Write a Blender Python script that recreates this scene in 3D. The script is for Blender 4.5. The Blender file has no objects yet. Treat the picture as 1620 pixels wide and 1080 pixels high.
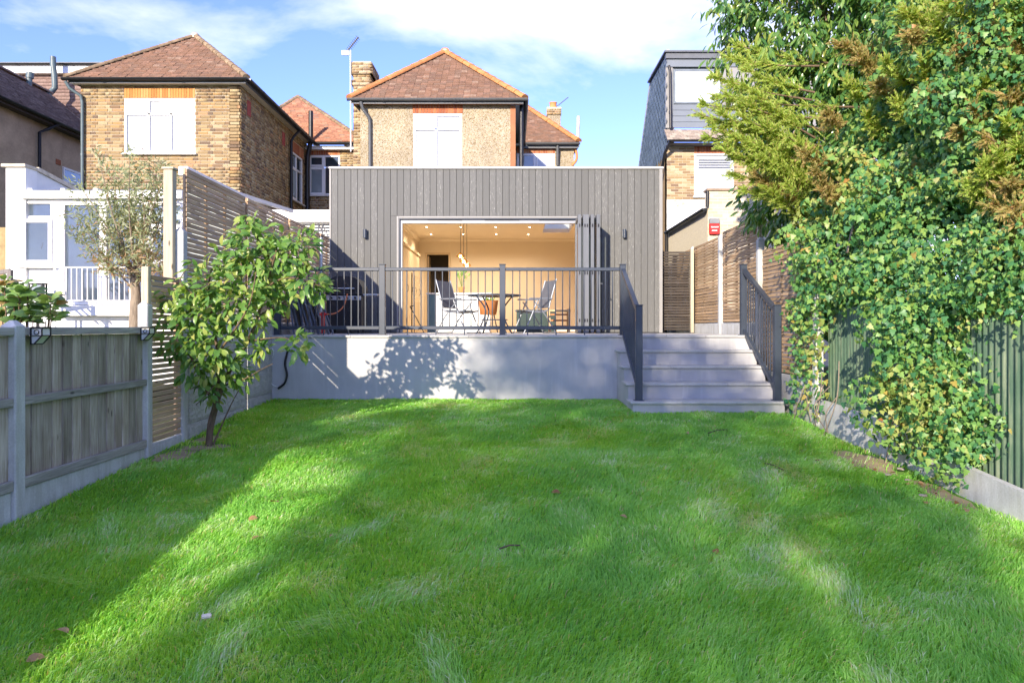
import bpy, bmesh, math, random
import numpy as np
from mathutils import Vector, Matrix, noise as mnoise

random.seed(7)
RNG = np.random.default_rng(11)
R = math.radians
SC = bpy.context.scene
COL = SC.collection

# ------------------------------------------------------------------ camera, sky, sun, exposure
F_PX, VPX, VPY, EYE = 1150.0, 810.0, 517.0, 1.126
cam_d = bpy.data.cameras.new('camera')
cam_d.sensor_width = 36.0
cam_d.lens = 36.0 * F_PX / 1620.0
cam_d.shift_y = -23.0 / 1620.0
cam_d.clip_start = 0.05
cam_d.clip_end = 2000
cam = bpy.data.objects.new('camera', cam_d)
cam.location = (0, 0, EYE)
cam.rotation_euler = (R(90), 0, 0)
COL.objects.link(cam)
SC.camera = cam

SUN_D = Vector((0.38, 1.0, -0.37)).normalized()          # the way the light travels
SUN_EL = math.asin(-SUN_D.z)
SUN_ROT = math.atan2(-SUN_D.x, -SUN_D.y)
world = bpy.data.worlds.new('World')
SC.world = world
world.use_nodes = True
wt = world.node_tree
wt.nodes.clear()
def wn(t, **kw):
    n = wt.nodes.new(t)
    for k, v in kw.items():
        setattr(n, k, v)
    return n
sky = wn('ShaderNodeTexSky', sky_type='NISHITA', sun_disc=False)
sky.sun_elevation = SUN_EL
sky.sun_rotation = SUN_ROT
sky.air_density = 1.0
sky.dust_density = 0.1
sky.ozone_density = 3.0
tc = wn('ShaderNodeTexCoord')
sep = wn('ShaderNodeSeparateXYZ')
wt.links.new(tc.outputs['Generated'], sep.inputs[0])
zz = wn('ShaderNodeMath', operation='MAXIMUM'); zz.inputs[1].default_value = 0.0
wt.links.new(sep.outputs['Z'], zz.inputs[0])
zadd = wn('ShaderNodeMath', operation='ADD'); zadd.inputs[1].default_value = 0.22
wt.links.new(zz.outputs[0], zadd.inputs[0])
dx = wn('ShaderNodeMath', operation='DIVIDE'); dy = wn('ShaderNodeMath', operation='DIVIDE')
wt.links.new(sep.outputs['X'], dx.inputs[0]); wt.links.new(zadd.outputs[0], dx.inputs[1])
wt.links.new(sep.outputs['Y'], dy.inputs[0]); wt.links.new(zadd.outputs[0], dy.inputs[1])
cmb = wn('ShaderNodeCombineXYZ')
wt.links.new(dx.outputs[0], cmb.inputs[0]); wt.links.new(dy.outputs[0], cmb.inputs[1])
CLOUD_OFF = (12.016, 15.086, 30.891)
off = wn('ShaderNodeVectorMath', operation='ADD'); off.inputs[1].default_value = CLOUD_OFF
wt.links.new(cmb.outputs[0], off.inputs[0])
n1 = wn('ShaderNodeTexNoise'); n1.inputs['Scale'].default_value = 1.35; n1.inputs['Detail'].default_value = 9; n1.inputs['Roughness'].default_value = 0.56; n1.inputs['Distortion'].default_value = 0.25
wt.links.new(off.outputs[0], n1.inputs['Vector'])
cr = wn('ShaderNodeValToRGB')
cr.color_ramp.elements[0].position = 0.47; cr.color_ramp.elements[1].position = 0.69
wt.links.new(n1.outputs['Fac'], cr.inputs[0])
mulc = wn('ShaderNodeMath', operation='MULTIPLY'); mulc.inputs[1].default_value = 0.92
wt.links.new(cr.outputs[0], mulc.inputs[0])
mix = wn('ShaderNodeMix', data_type='RGBA')
wt.links.new(mulc.outputs[0], mix.inputs[0])
hs = wn('ShaderNodeHueSaturation'); hs.inputs['Saturation'].default_value = 1.0; hs.inputs['Value'].default_value = 1.0
wt.links.new(sky.outputs[0], hs.inputs['Color'])
tint = wn('ShaderNodeMix', data_type='RGBA', blend_type='MULTIPLY'); tint.inputs[0].default_value = 1.0
wt.links.new(hs.outputs[0], tint.inputs[6]); tint.inputs[7].default_value = (.425, .395, .68, 1)
wt.links.new(tint.outputs[2], mix.inputs[6])
mix.inputs[7].default_value = (2.35, 2.38, 2.45, 1)
bg = wn('ShaderNodeBackground'); bg.inputs['Strength'].default_value = 0.15
wt.links.new(mix.outputs[2], bg.inputs['Color'])
wo = wn('ShaderNodeOutputWorld')
wt.links.new(bg.outputs[0], wo.inputs[0])

sun_d = bpy.data.lights.new('sun', 'SUN')
sun_d.energy = 2.05
sun_d.angle = R(0.53)
sun_d.color = (1.0, 0.87, 0.70)
sun = bpy.data.objects.new('sun', sun_d)
sun.rotation_euler = SUN_D.to_track_quat('-Z', 'Y').to_euler()
sun.location = (-8, -20, 15)
COL.objects.link(sun)

SC.view_settings.view_transform = 'Standard'
SC.view_settings.look = 'None'
SC.view_settings.exposure = 2.12
SC.view_settings.gamma = 1
SC.view_settings.use_curve_mapping = False
SC.render.engine = 'CYCLES'
SC.cycles.use_denoising = True
SC.cycles.max_bounces = 8
SC.cycles.diffuse_bounces = 4
SC.cycles.transparent_max_bounces = 24
SC.cycles.caustics_reflective = False
SC.cycles.caustics_refractive = False

# ------------------------------------------------------------------ helpers
def P(px, py, Y):
    return Vector(((px - VPX) / F_PX * Y, Y, EYE - (py - VPY) / F_PX * Y))

WM = {}                                  # world matrix of every object made here
def _attach(o, parent, mw):
    COL.objects.link(o)
    WM[o] = mw
    if parent is not None:
        o.parent = parent
        o.matrix_parent_inverse = WM[parent].inverted()
    o.matrix_basis = mw
    return o
def thing(name, label, cat, loc=(0, 0, 0), group=None):
    o = bpy.data.objects.new(name, None)
    o.empty_display_size = 0.2
    _attach(o, None, Matrix.Translation(loc))
    return tag(o, label, cat, group)
def tag(o, label=None, cat=None, group=None, kind=None):
    if label: o['label'] = label
    if cat: o['category'] = cat
    if group: o['group'] = group
    if kind: o['kind'] = kind
    return o
def link(name, mesh, parent=None, mw=None):
    return _attach(bpy.data.objects.new(name, mesh), parent, mw or Matrix.Identity(4))

class MB:
    """collects shapes; build() links them as one mesh object"""
    def __init__(s, M=None):
        s.v = []; s.f = []; s.sm = []; s.M = M
    def add(s, vs, fs, smooth=False):
        b = len(s.v)
        if s.M is not None:
            vs = [s.M @ Vector(v) for v in vs]
        s.v += [tuple(v) for v in vs]
        flip = s.M is not None and s.M.determinant() < 0
        for f in fs:
            f = [b + i for i in f]
            s.f.append(f[::-1] if flip else f)
            s.sm.append(smooth)
        return s
    def box(s, x0, x1, y0, y1, z0, z1):
        vs = [(x0,y0,z0),(x1,y0,z0),(x1,y1,z0),(x0,y1,z0),(x0,y0,z1),(x1,y0,z1),(x1,y1,z1),(x0,y1,z1)]
        return s.add(vs, BOXF)
    def bbox(s, x0, x1, y0, y1, z0, z1, b=0.004):
        """box with chamfered edges"""
        cx, cy, cz = (x0+x1)/2, (y0+y1)/2, (z0+z1)/2
        hx, hy, hz = abs(x1-x0)/2, abs(y1-y0)/2, abs(z1-z0)/2
        b = min(b, hx*.45, hy*.45, hz*.45)
        vs = []; idx = {}
        for sx in (-1, 1):
            for sy in (-1, 1):
                for sz in (-1, 1):
                    for a in range(3):
                        q = [hx-b, hy-b, hz-b]; q[a] = (hx, hy, hz)[a]
                        idx[(sx, sy, sz, a)] = len(vs)
                        vs.append((cx+sx*q[0], cy+sy*q[1], cz+sz*q[2]))
        fs = []
        S = (-1, 1)
        def quad(lst, n):
            p = [Vector(vs[i]) for i in lst]
            nn = (p[1]-p[0]).cross(p[2]-p[0])
            fs.append(lst if nn.dot(Vector(n)) > 0 else lst[::-1])
        for a in range(3):
            o1, o2 = [k for k in range(3) if k != a]
            for sg in S:
                l = []
                for (p, q) in ((-1,-1),(1,-1),(1,1),(-1,1)):
                    t = [0,0,0]; t[a]=sg; t[o1]=p; t[o2]=q
                    l.append(idx[(t[0],t[1],t[2],a)])
                n=[0,0,0]; n[a]=sg; quad(l, n)
            # edges parallel to axis a
            for p in S:
                for q in S:
                    l=[]
                    for (sg, ax) in ((-1,o1),(1,o1),(1,o2),(-1,o2)):
                        t=[0,0,0]; t[a]=sg; t[o1]=p; t[o2]=q
                        l.append(idx[(t[0],t[1],t[2],ax)])
                    n=[0,0,0]; n[o1]=p; n[o2]=q; quad(l, n)
        for sx in S:
            for sy in S:
                for sz in S:
                    l=[idx[(sx,sy,sz,a)] for a in range(3)]
                    p=[Vector(vs[i]) for i in l]
                    nn=(p[1]-p[0]).cross(p[2]-p[0])
                    fs.append(l if nn.dot(Vector((sx,sy,sz)))>0 else l[::-1])
        return s.add(vs, fs)
    def bar(s, p0, p1, w, h, up=(0,0,1)):
        """rectangular bar from p0 to p1"""
        p0 = Vector(p0); p1 = Vector(p1)
        d = (p1-p0).normalized()
        sd = d.cross(Vector(up))
        if sd.length < 1e-4: sd = d.cross(Vector((1,0,0)))
        sd.normalize(); u = sd.cross(d)
        a = sd*w/2; b = u*h/2
        vs = [p0-a-b, p0+a-b, p0+a+b, p0-a+b, p1-a-b, p1+a-b, p1+a+b, p1-a+b]
        return s.add(vs, [(3,2,1,0),(4,5,6,7),(0,1,5,4),(1,2,6,5),(2,3,7,6),(3,0,4,7)])
    def tube(s, pts, r, n=8, cap=True):
        pts = [Vector(p) for p in pts]
        rs = r if isinstance(r, (list, tuple)) else [r]*len(pts)
        vs = []; fs = []
        ref = None
        for i, p in enumerate(pts):
            d = (pts[min(i+1, len(pts)-1)] - pts[max(i-1, 0)]).normalized()
            if ref is None:
                ref = d.orthogonal().normalized()
            ref = (ref - d*ref.dot(d))
            if ref.length < 1e-5: ref = d.orthogonal()
            ref.normalize()
            w = d.cross(ref)
            for k in range(n):
                a = 2*math.pi*k/n
                vs.append(p + (ref*math.cos(a) + w*math.sin(a))*rs[i])
        for i in range(len(pts)-1):
            for k in range(n):
                fs.append((i*n+k, i*n+(k+1)%n, (i+1)*n+(k+1)%n, (i+1)*n+k))
        s.add(vs, fs, True)
        if cap:
            m = len(pts)-1
            s.add([vs[k] for k in range(n)], [tuple(range(n))[::-1]])
            s.add([vs[m*n+k] for k in range(n)], [tuple(range(n))])
        return s
    def prism(s, poly, vec):
        """planar polygon pushed along vec"""
        n = len(poly); vec = Vector(vec)
        a = [Vector(p) for p in poly]; b = [p+vec for p in a]
        nn = Vector((0,0,0))
        for i in range(n): nn += a[i].cross(a[(i+1)%n])
        fs = [tuple(range(n))[::-1], tuple(range(n, 2*n))]
        fs += [(i, (i+1)%n, n+(i+1)%n, n+i) for i in range(n)]
        if nn.dot(vec) < 0: fs = [f[::-1] for f in fs]
        return s.add(a+b, fs)
    def lathe(s, prof, c=(0,0,0), n=20, smooth=True):
        vs = []; fs = []
        for (r, z) in prof:
            for k in range(n):
                t = 2*math.pi*k/n
                vs.append((c[0]+r*math.cos(t), c[1]+r*math.sin(t), c[2]+z))
        for i in range(len(prof)-1):
            for k in range(n):
                fs.append((i*n+k, i*n+(k+1)%n, (i+1)*n+(k+1)%n, (i+1)*n+k))
        return s.add(vs, fs, smooth)
    def quad(s, a, b, c, d):
        return s.add([a,b,c,d], [(0,1,2,3)])
    def mesh(s, name, mat):
        me = bpy.data.meshes.new(name)
        me.from_pydata(s.v, [], s.f)
        me.polygons.foreach_set('use_smooth', s.sm)
        if mat: me.materials.append(mat)
        me.update()
        return me
    def build(s, name, mat, parent=None, mw=None):
        return link(name, s.mesh(name, mat), parent, mw)
BOXF = [(3,2,1,0),(4,5,6,7),(0,1,5,4),(1,2,6,5),(2,3,7,6),(3,0,4,7)]

def npmesh(name, V, T, mat, smooth=False, attr=None):
    """V (n,3) float, T (m,3 or 4) int"""
    me = bpy.data.meshes.new(name)
    V = np.ascontiguousarray(V, dtype=np.float32); T = np.ascontiguousarray(T, dtype=np.int32)
    k = T.shape[1]
    me.vertices.add(len(V)); me.vertices.foreach_set('co', V.ravel())
    me.loops.add(T.size); me.loops.foreach_set('vertex_index', T.ravel())
    me.polygons.add(len(T))
    me.polygons.foreach_set('loop_start', np.arange(0, T.size, k, dtype=np.int32))
    if smooth: me.polygons.foreach_set('use_smooth', np.ones(len(T), dtype=bool))
    if attr is not None:
        for nm, arr in attr.items():
            a = me.attributes.new(nm, 'FLOAT', 'POINT')
            a.data.foreach_set('value', np.ascontiguousarray(arr, dtype=np.float32))
    if mat: me.materials.append(mat)
    me.update(calc_edges=True)
    return me

# ------------------------------------------------------------------ materials
MATS = {}
class NT:
    def __init__(s, name):
        m = bpy.data.materials.new(name); m.use_nodes = True
        s.m = m; s.t = m.node_tree; s.t.nodes.clear()
        s.out = s.n('ShaderNodeOutputMaterial')
        s.b = s.n('ShaderNodeBsdfPrincipled')
        s.l(s.b.outputs[0], s.out.inputs[0])
    def n(s, t, **kw):
        x = s.t.nodes.new(t)
        for k, v in kw.items(): setattr(x, k, v)
        return x
    def l(s, a, b): s.t.links.new(a, b)
    def math(s, op, a, b=None, c=None):
        x = s.n('ShaderNodeMath', operation=op)
        for i, q in enumerate((a, b, c)):
            if q is None: continue
            if isinstance(q, (int, float)): x.inputs[i].default_value = q
            else: s.l(q, x.inputs[i])
        return x.outputs[0]
    def rand(s):
        """0..1 for each object and each loose piece of a mesh"""
        oi = s.n('ShaderNodeObjectInfo'); ge = s.n('ShaderNodeNewGeometry')
        return s.math('FRACT', s.math('ADD', oi.outputs['Random'], ge.outputs['Random Per Island']))
    def coords(s, stretch=(1,1,1), vary=True):
        tc = s.n('ShaderNodeTexCoord')
        mp = s.n('ShaderNodeMapping'); mp.inputs['Scale'].default_value = stretch
        s.l(tc.outputs['Object'], mp.inputs[0])
        if vary:
            k = s.math('MULTIPLY', s.rand(), 37.0)
            c = s.n('ShaderNodeCombineXYZ')
            for i in range(3): s.l(k, c.inputs[i])
            s.l(c.outputs[0], mp.inputs['Location'])
        return mp.outputs[0]
    def noise(s, co, scale, detail=4, rough=.55, dist=0):
        x = s.n('ShaderNodeTexNoise'); s.l(co, x.inputs['Vector'])
        x.inputs['Scale'].default_value = scale; x.inputs['Detail'].default_value = detail
        x.inputs['Roughness'].default_value = rough; x.inputs['Distortion'].default_value = dist
        return x.outputs['Fac']
    def ramp(s, fac, stops, interp='LINEAR'):
        x = s.n('ShaderNodeValToRGB'); x.color_ramp.interpolation = interp
        e = x.color_ramp.elements
        while len(e) < len(stops): e.new(0.5)
        for k, (p, c) in enumerate(stops):
            e[k].position = p
            e[k].color = (*c, 1) if isinstance(c, (tuple, list)) else (c, c, c, 1)
        s.l(fac, x.inputs[0])
        return x.outputs[0]
    def mix(s, fac, a, b, mode='MIX'):
        x = s.n('ShaderNodeMix', data_type='RGBA', blend_type=mode)
        for i, q in ((0, fac), (6, a), (7, b)):
            if isinstance(q, (int, float)): x.inputs[i].default_value = q
            elif isinstance(q, (tuple, list)): x.inputs[i].default_value = (*q, 1)
            else: s.l(q, x.inputs[i])
        return x.outputs[2]
    def bump(s, h, strength=.3, dist=.01):
        x = s.n('ShaderNodeBump'); x.inputs['Strength'].default_value = strength; x.inputs['Distance'].default_value = dist
        s.l(h, x.inputs['Height']); s.l(x.outputs[0], s.b.inputs['Normal'])
    def set(s, col=None, rough=None, metal=None, spec=None):
        for key, q in (('Base Color', col), ('Roughness', rough), ('Metallic', metal), ('Specular IOR Level', spec)):
            if q is None: continue
            if isinstance(q, (int, float)): s.b.inputs[key].default_value = q
            elif isinstance(q, (tuple, list)): s.b.inputs[key].default_value = (*q, 1)
            else: s.l(q, s.b.inputs[key])

def pm(name, col, rough=.6, var=.18, scale=4, rnd=.0, bump=0, bscale=60, stretch=(1,1,1), metal=0, spec=.4, vary=True, fine=.0):
    if name in MATS: return MATS[name]
    t = NT(name)
    co = t.coords(stretch, vary)
    nz = t.noise(co, scale, 6, .6)
    lo = tuple(c*(1-var) for c in col); hi = tuple(min(1, c*(1+var)) for c in col)
    c = t.ramp(nz, [(.28, lo), (.72, hi)])
    if fine:
        f = t.noise(co, scale*14, 3, .6)
        c = t.mix(1, c, t.ramp(f, [(.3, 1-fine), (.7, 1.0)]), 'MULTIPLY')
    if rnd:
        c = t.mix(1, c, t.ramp(t.rand(), [(0, 1-rnd), (1, 1.0)]), 'MULTIPLY')
    t.set(c, rough, metal, spec)
    if bump: t.bump(t.noise(co, bscale, 4), bump, .01)
    MATS[name] = t.m
    return t.m

def leafmat(name, stops, rough=.45, trans=.35, spec=.4, warm=None):
    """stops: ramp over the per-leaf random value"""
    t = NT(name)
    c = t.ramp(t.rand(), stops)
    co = t.coords((1,1,1))
    c = t.mix(1, c, t.ramp(t.noise(co, 25, 3), [(.3, .8), (.7, 1.0)]), 'MULTIPLY')
    t.set(c, rough, 0, spec)
    tr = t.n('ShaderNodeBsdfTranslucent')
    cc = t.mix(1, c, (1.25, 1.15, .55), 'MULTIPLY')
    t.l(cc, tr.inputs[0])
    mx = t.n('ShaderNodeMixShader'); mx.inputs[0].default_value = trans
    t.l(t.b.outputs[0], mx.inputs[1]); t.l(tr.outputs[0], mx.inputs[2])
    t.l(mx.outputs[0], t.out.inputs[0])
    MATS[name] = t.m
    return t.m

def glassmat(name, tint=(.9,.95,.95), refl=1.0, rough=0.0):
    t = NT(name)
    ge = t.n('ShaderNodeNewGeometry'); dp = t.n('ShaderNodeVectorMath', operation='DOT_PRODUCT')
    t.l(ge.outputs['Normal'], dp.inputs[0]); t.l(ge.outputs['Incoming'], dp.inputs[1])
    k = t.math('POWER', t.math('SUBTRACT', 1.0, t.math('ABSOLUTE', dp.outputs['Value'])), 5.0)
    f2 = t.math('MINIMUM', t.math('MULTIPLY', t.math('ADD', t.math('MULTIPLY', k, .96), .04), 1.5*refl), 1.0)
    tp = t.n('ShaderNodeBsdfTransparent'); tp.inputs[0].default_value = (*tint, 1)
    gl = t.n('ShaderNodeBsdfGlossy'); gl.inputs['Roughness'].default_value = rough
    mx = t.n('ShaderNodeMixShader')
    t.l(f2, mx.inputs[0]); t.l(tp.outputs[0], mx.inputs[1]); t.l(gl.outputs[0], mx.inputs[2])
    t.l(mx.outputs[0], t.out.inputs[0])
    MATS[name] = t.m
    return t.m

def emis(name, col, st):
    t = NT(name)
    t.set(col, .4)
    t.b.inputs['Emission Color'].default_value = (*col, 1)
    t.b.inputs['Emission Strength'].default_value = st
    MATS[name] = t.m
    return t.m

def brickmat(name, stops, bump=.5):
    t = NT(name)
    c = t.ramp(t.rand(), stops, 'CONSTANT')
    co = t.coords((1,1,1))
    c = t.mix(1, c, t.ramp(t.noise(co, 14, 5, .7), [(.3, .62), (.7, 1.08)]), 'MULTIPLY')
    t.set(c, .88, 0, .2)
    t.bump(t.noise(co, 60, 4, .7), bump, .008)
    MATS[name] = t.m
    return t.m

M_stock = brickmat('stock_brick', [(0,(.33,.235,.12)),(.2,(.40,.295,.155)),(.4,(.28,.185,.095)),(.52,(.46,.36,.21)),(.66,(.25,.165,.095)),(.76,(.42,.27,.12)),(.88,(.19,.135,.09)),(.95,(.46,.27,.14))])
M_stock_pale = brickmat('stock_brick_pale', [(0,(.46,.35,.20)),(.25,(.38,.27,.14)),(.5,(.54,.43,.27)),(.75,(.32,.22,.12)),(.9,(.24,.16,.1))])
M_cream_brick = brickmat('cream_brick', [(0,(.62,.54,.38)),(.3,(.66,.58,.43)),(.6,(.58,.49,.34)),(.85,(.69,.62,.48))], .2)
M_red_brick = brickmat('red_brick', [(0,(.42,.15,.07)),(.3,(.50,.20,.09)),(.6,(.36,.12,.06)),(.85,(.52,.24,.12))])
M_mortar = pm('mortar', (.60,.53,.41), .95, .25, 9, bump=.3, bscale=120)
M_mortar_red = pm('pale_mortar', (.55,.48,.42), .95, .2, 9)
M_tile = brickmat('plain_clay_tile', [(0,(.22,.13,.09)),(.25,(.25,.145,.10)),(.45,(.19,.115,.085)),(.6,(.27,.16,.115)),(.75,(.21,.135,.10)),(.95,(.30,.205,.155))])
M_tile_red = brickmat('orange_clay_tile', [(0,(.40,.20,.13)),(.3,(.46,.245,.16)),(.55,(.34,.165,.11)),(.8,(.42,.22,.13)),(.94,(.30,.20,.15))])
M_tile_grey = brickmat('weathered_tile', [(0,(.20,.155,.135)),(.3,(.25,.19,.165)),(.55,(.22,.165,.14)),(.8,(.29,.23,.20))])
M_hip = pm('orange_hip_tile', (.55,.235,.085), .85, .22, 6, rnd=.25, bump=.3)
M_hip_old = pm('mossy_hip_tile', (.30,.215,.13), .95, .45, 9, rnd=.3, bump=.6)
M_upvc = pm('white_upvc', (.80,.80,.79), .35, .03, 3, spec=.5)
M_whitepaint = pm('white_painted_wall', (.78,.78,.77), .7, .06, 3, bump=.2, bscale=30)
M_flaky = None
def _flaky():
    t = NT('flaking_white_paint'); co = t.coords((1,1,1), False)
    f = t.ramp(t.noise(co, 2.2, 8, .7), [(.56, 0.0), (.62, 1.0)])
    t.set(t.mix(f, (.78,.76,.72), (.42,.35,.25)), .85)
    t.bump(t.noise(co, 30, 5), .5, .01)
    return t.m
M_flaky = _flaky()
M_black = pm('black_plastic', (.018,.019,.022), .38, .2, 5, rnd=.2)
M_gutter_grey = pm('grey_plastic_gutter', (.10,.105,.11), .4, .15, 5)
M_anth = pm('anthracite_metal', (.036,.048,.070), .40, .12, 6, spec=.5)
M_alu = pm('grey_aluminium', (.30,.31,.32), .35, .08, 4, metal=.35)
M_trim = pm('grey_trim', (.27,.265,.255), .5, .08, 4)
M_steel = pm('galvanised_steel', (.42,.44,.46), .4, .25, 14, metal=.7)
M_concrete = None
def _conc(name, base, dark):
    t = NT(name); co = t.coords((1,1,1))
    a = t.noise(co, 3.2, 8, .65)
    co2 = t.coords((7,7,.9))
    st = t.ramp(t.noise(co2, 2.0, 4, .6), [(.42, .0), (.7, .55)])
    c = t.ramp(a, [(.3, tuple(b*.84 for b in base)), (.7, tuple(b*1.1 for b in base))])
    c = t.mix(st, c, dark)
    c = t.mix(1, c, t.ramp(t.noise(co, 70, 3), [(.3,.86),(.7,1.03)]), 'MULTIPLY')
    t.set(c, .92, 0, .25); t.bump(t.noise(co, 55, 5, .7), .45, .006)
    return t.m
M_concrete = _conc('cast_concrete', (.55,.56,.55), (.33,.32,.27))
M_rock = None
def _rock():
    t = NT('rock_faced_concrete'); co = t.coords((1,1,1))
    v = t.n('ShaderNodeTexVoronoi'); v.inputs['Scale'].default_value = 22; t.l(co, v.inputs['Vector'])
    c = t.ramp(t.noise(co, 6, 6, .7), [(.3,(.36,.355,.34)),(.7,(.52,.515,.49))])
    t.set(c, .95, 0, .2)
    h = t.math('ADD', v.outputs['Distance'], t.noise(co, 30, 6, .7))
    t.bump(h, .8, .02)
    return t.m
M_rock = _rock()
def _render():
    t = NT('grey_wall_render'); co = t.coords((1,1,1), False)
    c = t.ramp(t.noise(co, 1.6, 7, .62), [(.3,(.415,.415,.41)),(.7,(.505,.505,.50))])
    st = t.ramp(t.noise(t.coords((5,5,.5), False), 2.5, 4, .6), [(.53,0.0),(.76,.45)])
    c = t.mix(st, c, (.60,.605,.61))
    c = t.mix(t.ramp(t.noise(co, 5.5, 8, .75), [(.58,0.0),(.72,.4)]), c, (.33,.34,.355))
    t.set(c, .8, 0, .3); t.bump(t.noise(co, 90, 4, .6), .15, .004)
    return t.m
M_render = _render()
M_coping = pm('pale_porcelain', (.53,.525,.505), .6, .12, 5, rnd=.08, bump=.08, fine=.1)
def _wood(name, a, b, axis, rnd=.3, rough=.8, knots=True, dark=None):
    """grain runs along axis (0,1,2)"""
    t = NT(name)
    s = [22, 22, 22]; s[axis] = 1.3
    co = t.coords(tuple(s))
    g = t.noise(co, 1.6, 7, .65, 1.2)
    c = t.ramp(g, [(.34, a), (.66, b)])
    s2 = [3.0]*3; s2[axis] = .6
    c = t.mix(1, c, t.ramp(t.noise(t.coords(tuple(s2)), 1.5, 5), [(.3,.7),(.7,1.1)]), 'MULTIPLY')
    if knots:
        s3 = [9.0]*3; s3[axis] = 3.2
        v = t.n('ShaderNodeTexVoronoi'); v.inputs['Scale'].default_value = 1.0; t.l(t.coords(tuple(s3)), v.inputs['Vector'])
        k = t.ramp(v.outputs['Distance'], [(.06, 1.0), (.13, 0.0)])
        c = t.mix(k, c, tuple(q*.35 for q in a))
    if dark:
        c = t.mix(t.ramp(t.noise(t.coords((1.2,1.2,1.2)), 1.6, 5), [(.45,0.0),(.75,.75)]), c, dark)
    c = t.mix(1, c, t.ramp(t.rand(), [(0, 1-rnd), (1, 1.08)]), 'MULTIPLY')
    t.set(c, rough, 0, .25); t.bump(g, .35, .004)
    MATS[name] = t.m
    return t.m
M_slat = _wood('treated_slat_timber', (.52,.34,.20), (.74,.54,.35), 1, .26, dark=(.52,.38,.26))
M_slat_r = _wood('honey_slat_timber', (.40,.26,.14), (.60,.42,.25), 1, .28, dark=(.40,.29,.19))
M_slat_dark = _wood('dark_slat_timber', (.05,.04,.035), (.10,.085,.07), 0, .2)
M_postwood = _wood('pale_post_timber', (.47,.40,.28), (.62,.55,.42), 2, .15)
M_board = _wood('weathered_fence_board', (.33,.275,.215), (.64,.575,.49), 2, .52, dark=(.25,.185,.125))
M_rail = _wood('weathered_fence_rail', (.26,.245,.22), (.48,.46,.42), 1, .2)
M_greywood = _wood('grey_trellis_wood', (.2,.18,.16), (.33,.3,.28), 2, .2)
M_pine = _wood('pale_pine', (.55,.38,.19), (.70,.53,.31), 2, .12)
def _cladding():
    t = NT('grey_composite_cladding')
    co = t.coords((1,1,1))
    base = t.ramp(t.noise(t.coords((40,40,1.5)), 1.5, 5, .6), [(.25,(.112,.114,.110)),(.75,(.131,.133,.128))])
    # embossed wood-grain figure: pale squiggles, denser on some boards
    w = t.n('ShaderNodeTexWave', wave_type='BANDS', bands_direction='X')
    w.inputs['Scale'].default_value = 9; w.inputs['Distortion'].default_value = 9; w.inputs['Detail'].default_value = 3; w.inputs['Detail Scale'].default_value = 1.5
    t.l(t.coords((1.3,1,.5)), w.inputs['Vector'])
    sq = t.ramp(w.outputs['Fac'], [(.93, 0.0), (.99, 1.0)])
    br = t.ramp(t.noise(t.coords((30,30,6)), 1.6, 3), [(.5, 0.0), (.62, 1.0)])
    k = t.math('MULTIPLY', sq, br)
    k = t.math('MULTIPLY', k, t.math('MULTIPLY', t.math('POWER', t.rand(), 1.3), 1.0))
    c = t.mix(k, base, (.36,.355,.34))
    c = t.mix(1, c, t.ramp(t.rand(), [(0,.9),(1,1.06)]), 'MULTIPLY')
    t.set(c, .62, 0, .3)
    t.bump(t.noise(t.coords((60,60,2)), 2, 5), .25, .003)
    return t.m
M_clad = _cladding()
def _pebble():
    t = NT('pebble_dash'); co = t.coords((1,1,1), False)
    v = t.n('ShaderNodeTexVoronoi'); v.inputs['Scale'].default_value = 42; t.l(co, v.inputs['Vector'])
    c = t.ramp(v.outputs['Color'], [(0,(.20,.15,.08)),(.25,(.34,.27,.165)),(.55,(.41,.345,.235)),(.8,(.48,.425,.325))])
    pat = t.ramp(t.noise(co, 1.4, 5), [(.35, .82), (.65, 1.06)])
    c = t.mix(1, c, pat, 'MULTIPLY')
    t.set(c, .9, 0, .2)
    t.bump(t.ramp(v.outputs['Distance'], [(0,1.0),(.6,0.0)]), .9, .015)
    return t.m
M_pebble = _pebble()
M_brown_render = pm('brown_render', (.50,.38,.25), .9, .3, 1.3, bump=.35, bscale=50, fine=.15)
M_yellow_wall = pm('yellow_brick_far', (.34,.25,.12), .9, .3, 9)
M_tilehung = brickmat('tile_hanging', [(0,(.34,.235,.20)),(.4,(.38,.27,.23)),(.7,(.31,.21,.18))], .2)
M_slate = brickmat('blue_slate', [(0,(.13,.185,.26)),(.4,(.155,.215,.30)),(.7,(.115,.165,.235))], .15)
M_greyclad = pm('grey_dormer_board', (.17,.195,.225), .5, .08, 3, rnd=.06)
M_lead = pm('lead_grey', (.12,.13,.145), .5, .15, 4)
M_glass = glassmat('window_glass')
M_glass_dark = pm('dark_window_glass', (.035,.05,.06), .03, .3, 2, spec=1.0)
M_glass_grey = pm('grey_reflecting_glass', (.22,.27,.29), .04, .15, 1.2, spec=1.0)
M_blind = pm('white_blind_behind_glass', (.40,.42,.44), .12, .10, 1.2, spec=.9)
M_frost = pm('pale_blind_pane', (.62,.68,.70), .06, .12, 1.5, spec=1.0)
M_plaster = pm('warm_white_plaster', (.74,.66,.54), .85, .03, 2)
M_ceiling = pm('ceiling_paint', (.76,.70,.60), .85, .03, 2)
M_floor = _wood('oak_floor', (.34,.23,.13), (.5,.36,.22), 1, .1)
M_cab = pm('cream_cabinet', (.62,.52,.38), .5, .05, 3)
M_teal = pm('teal_panel', (.10,.20,.23), .45, .08, 3)
M_islandw = pm('white_island', (.72,.75,.74), .4, .04, 3)
M_dark = pm('dark_interior', (.012,.011,.011), .8, .2, 3)
M_sling = pm('grey_sling_fabric', (.11,.115,.13), .75, .15, 8, bump=.2, bscale=300)
M_tubegrey = pm('grey_coated_tube', (.26,.28,.31), .35, .1, 6, metal=.4)
M_tubeblue = pm('slate_grey_tube', (.15,.17,.215), .45, .15, 6, rnd=.25)
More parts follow.
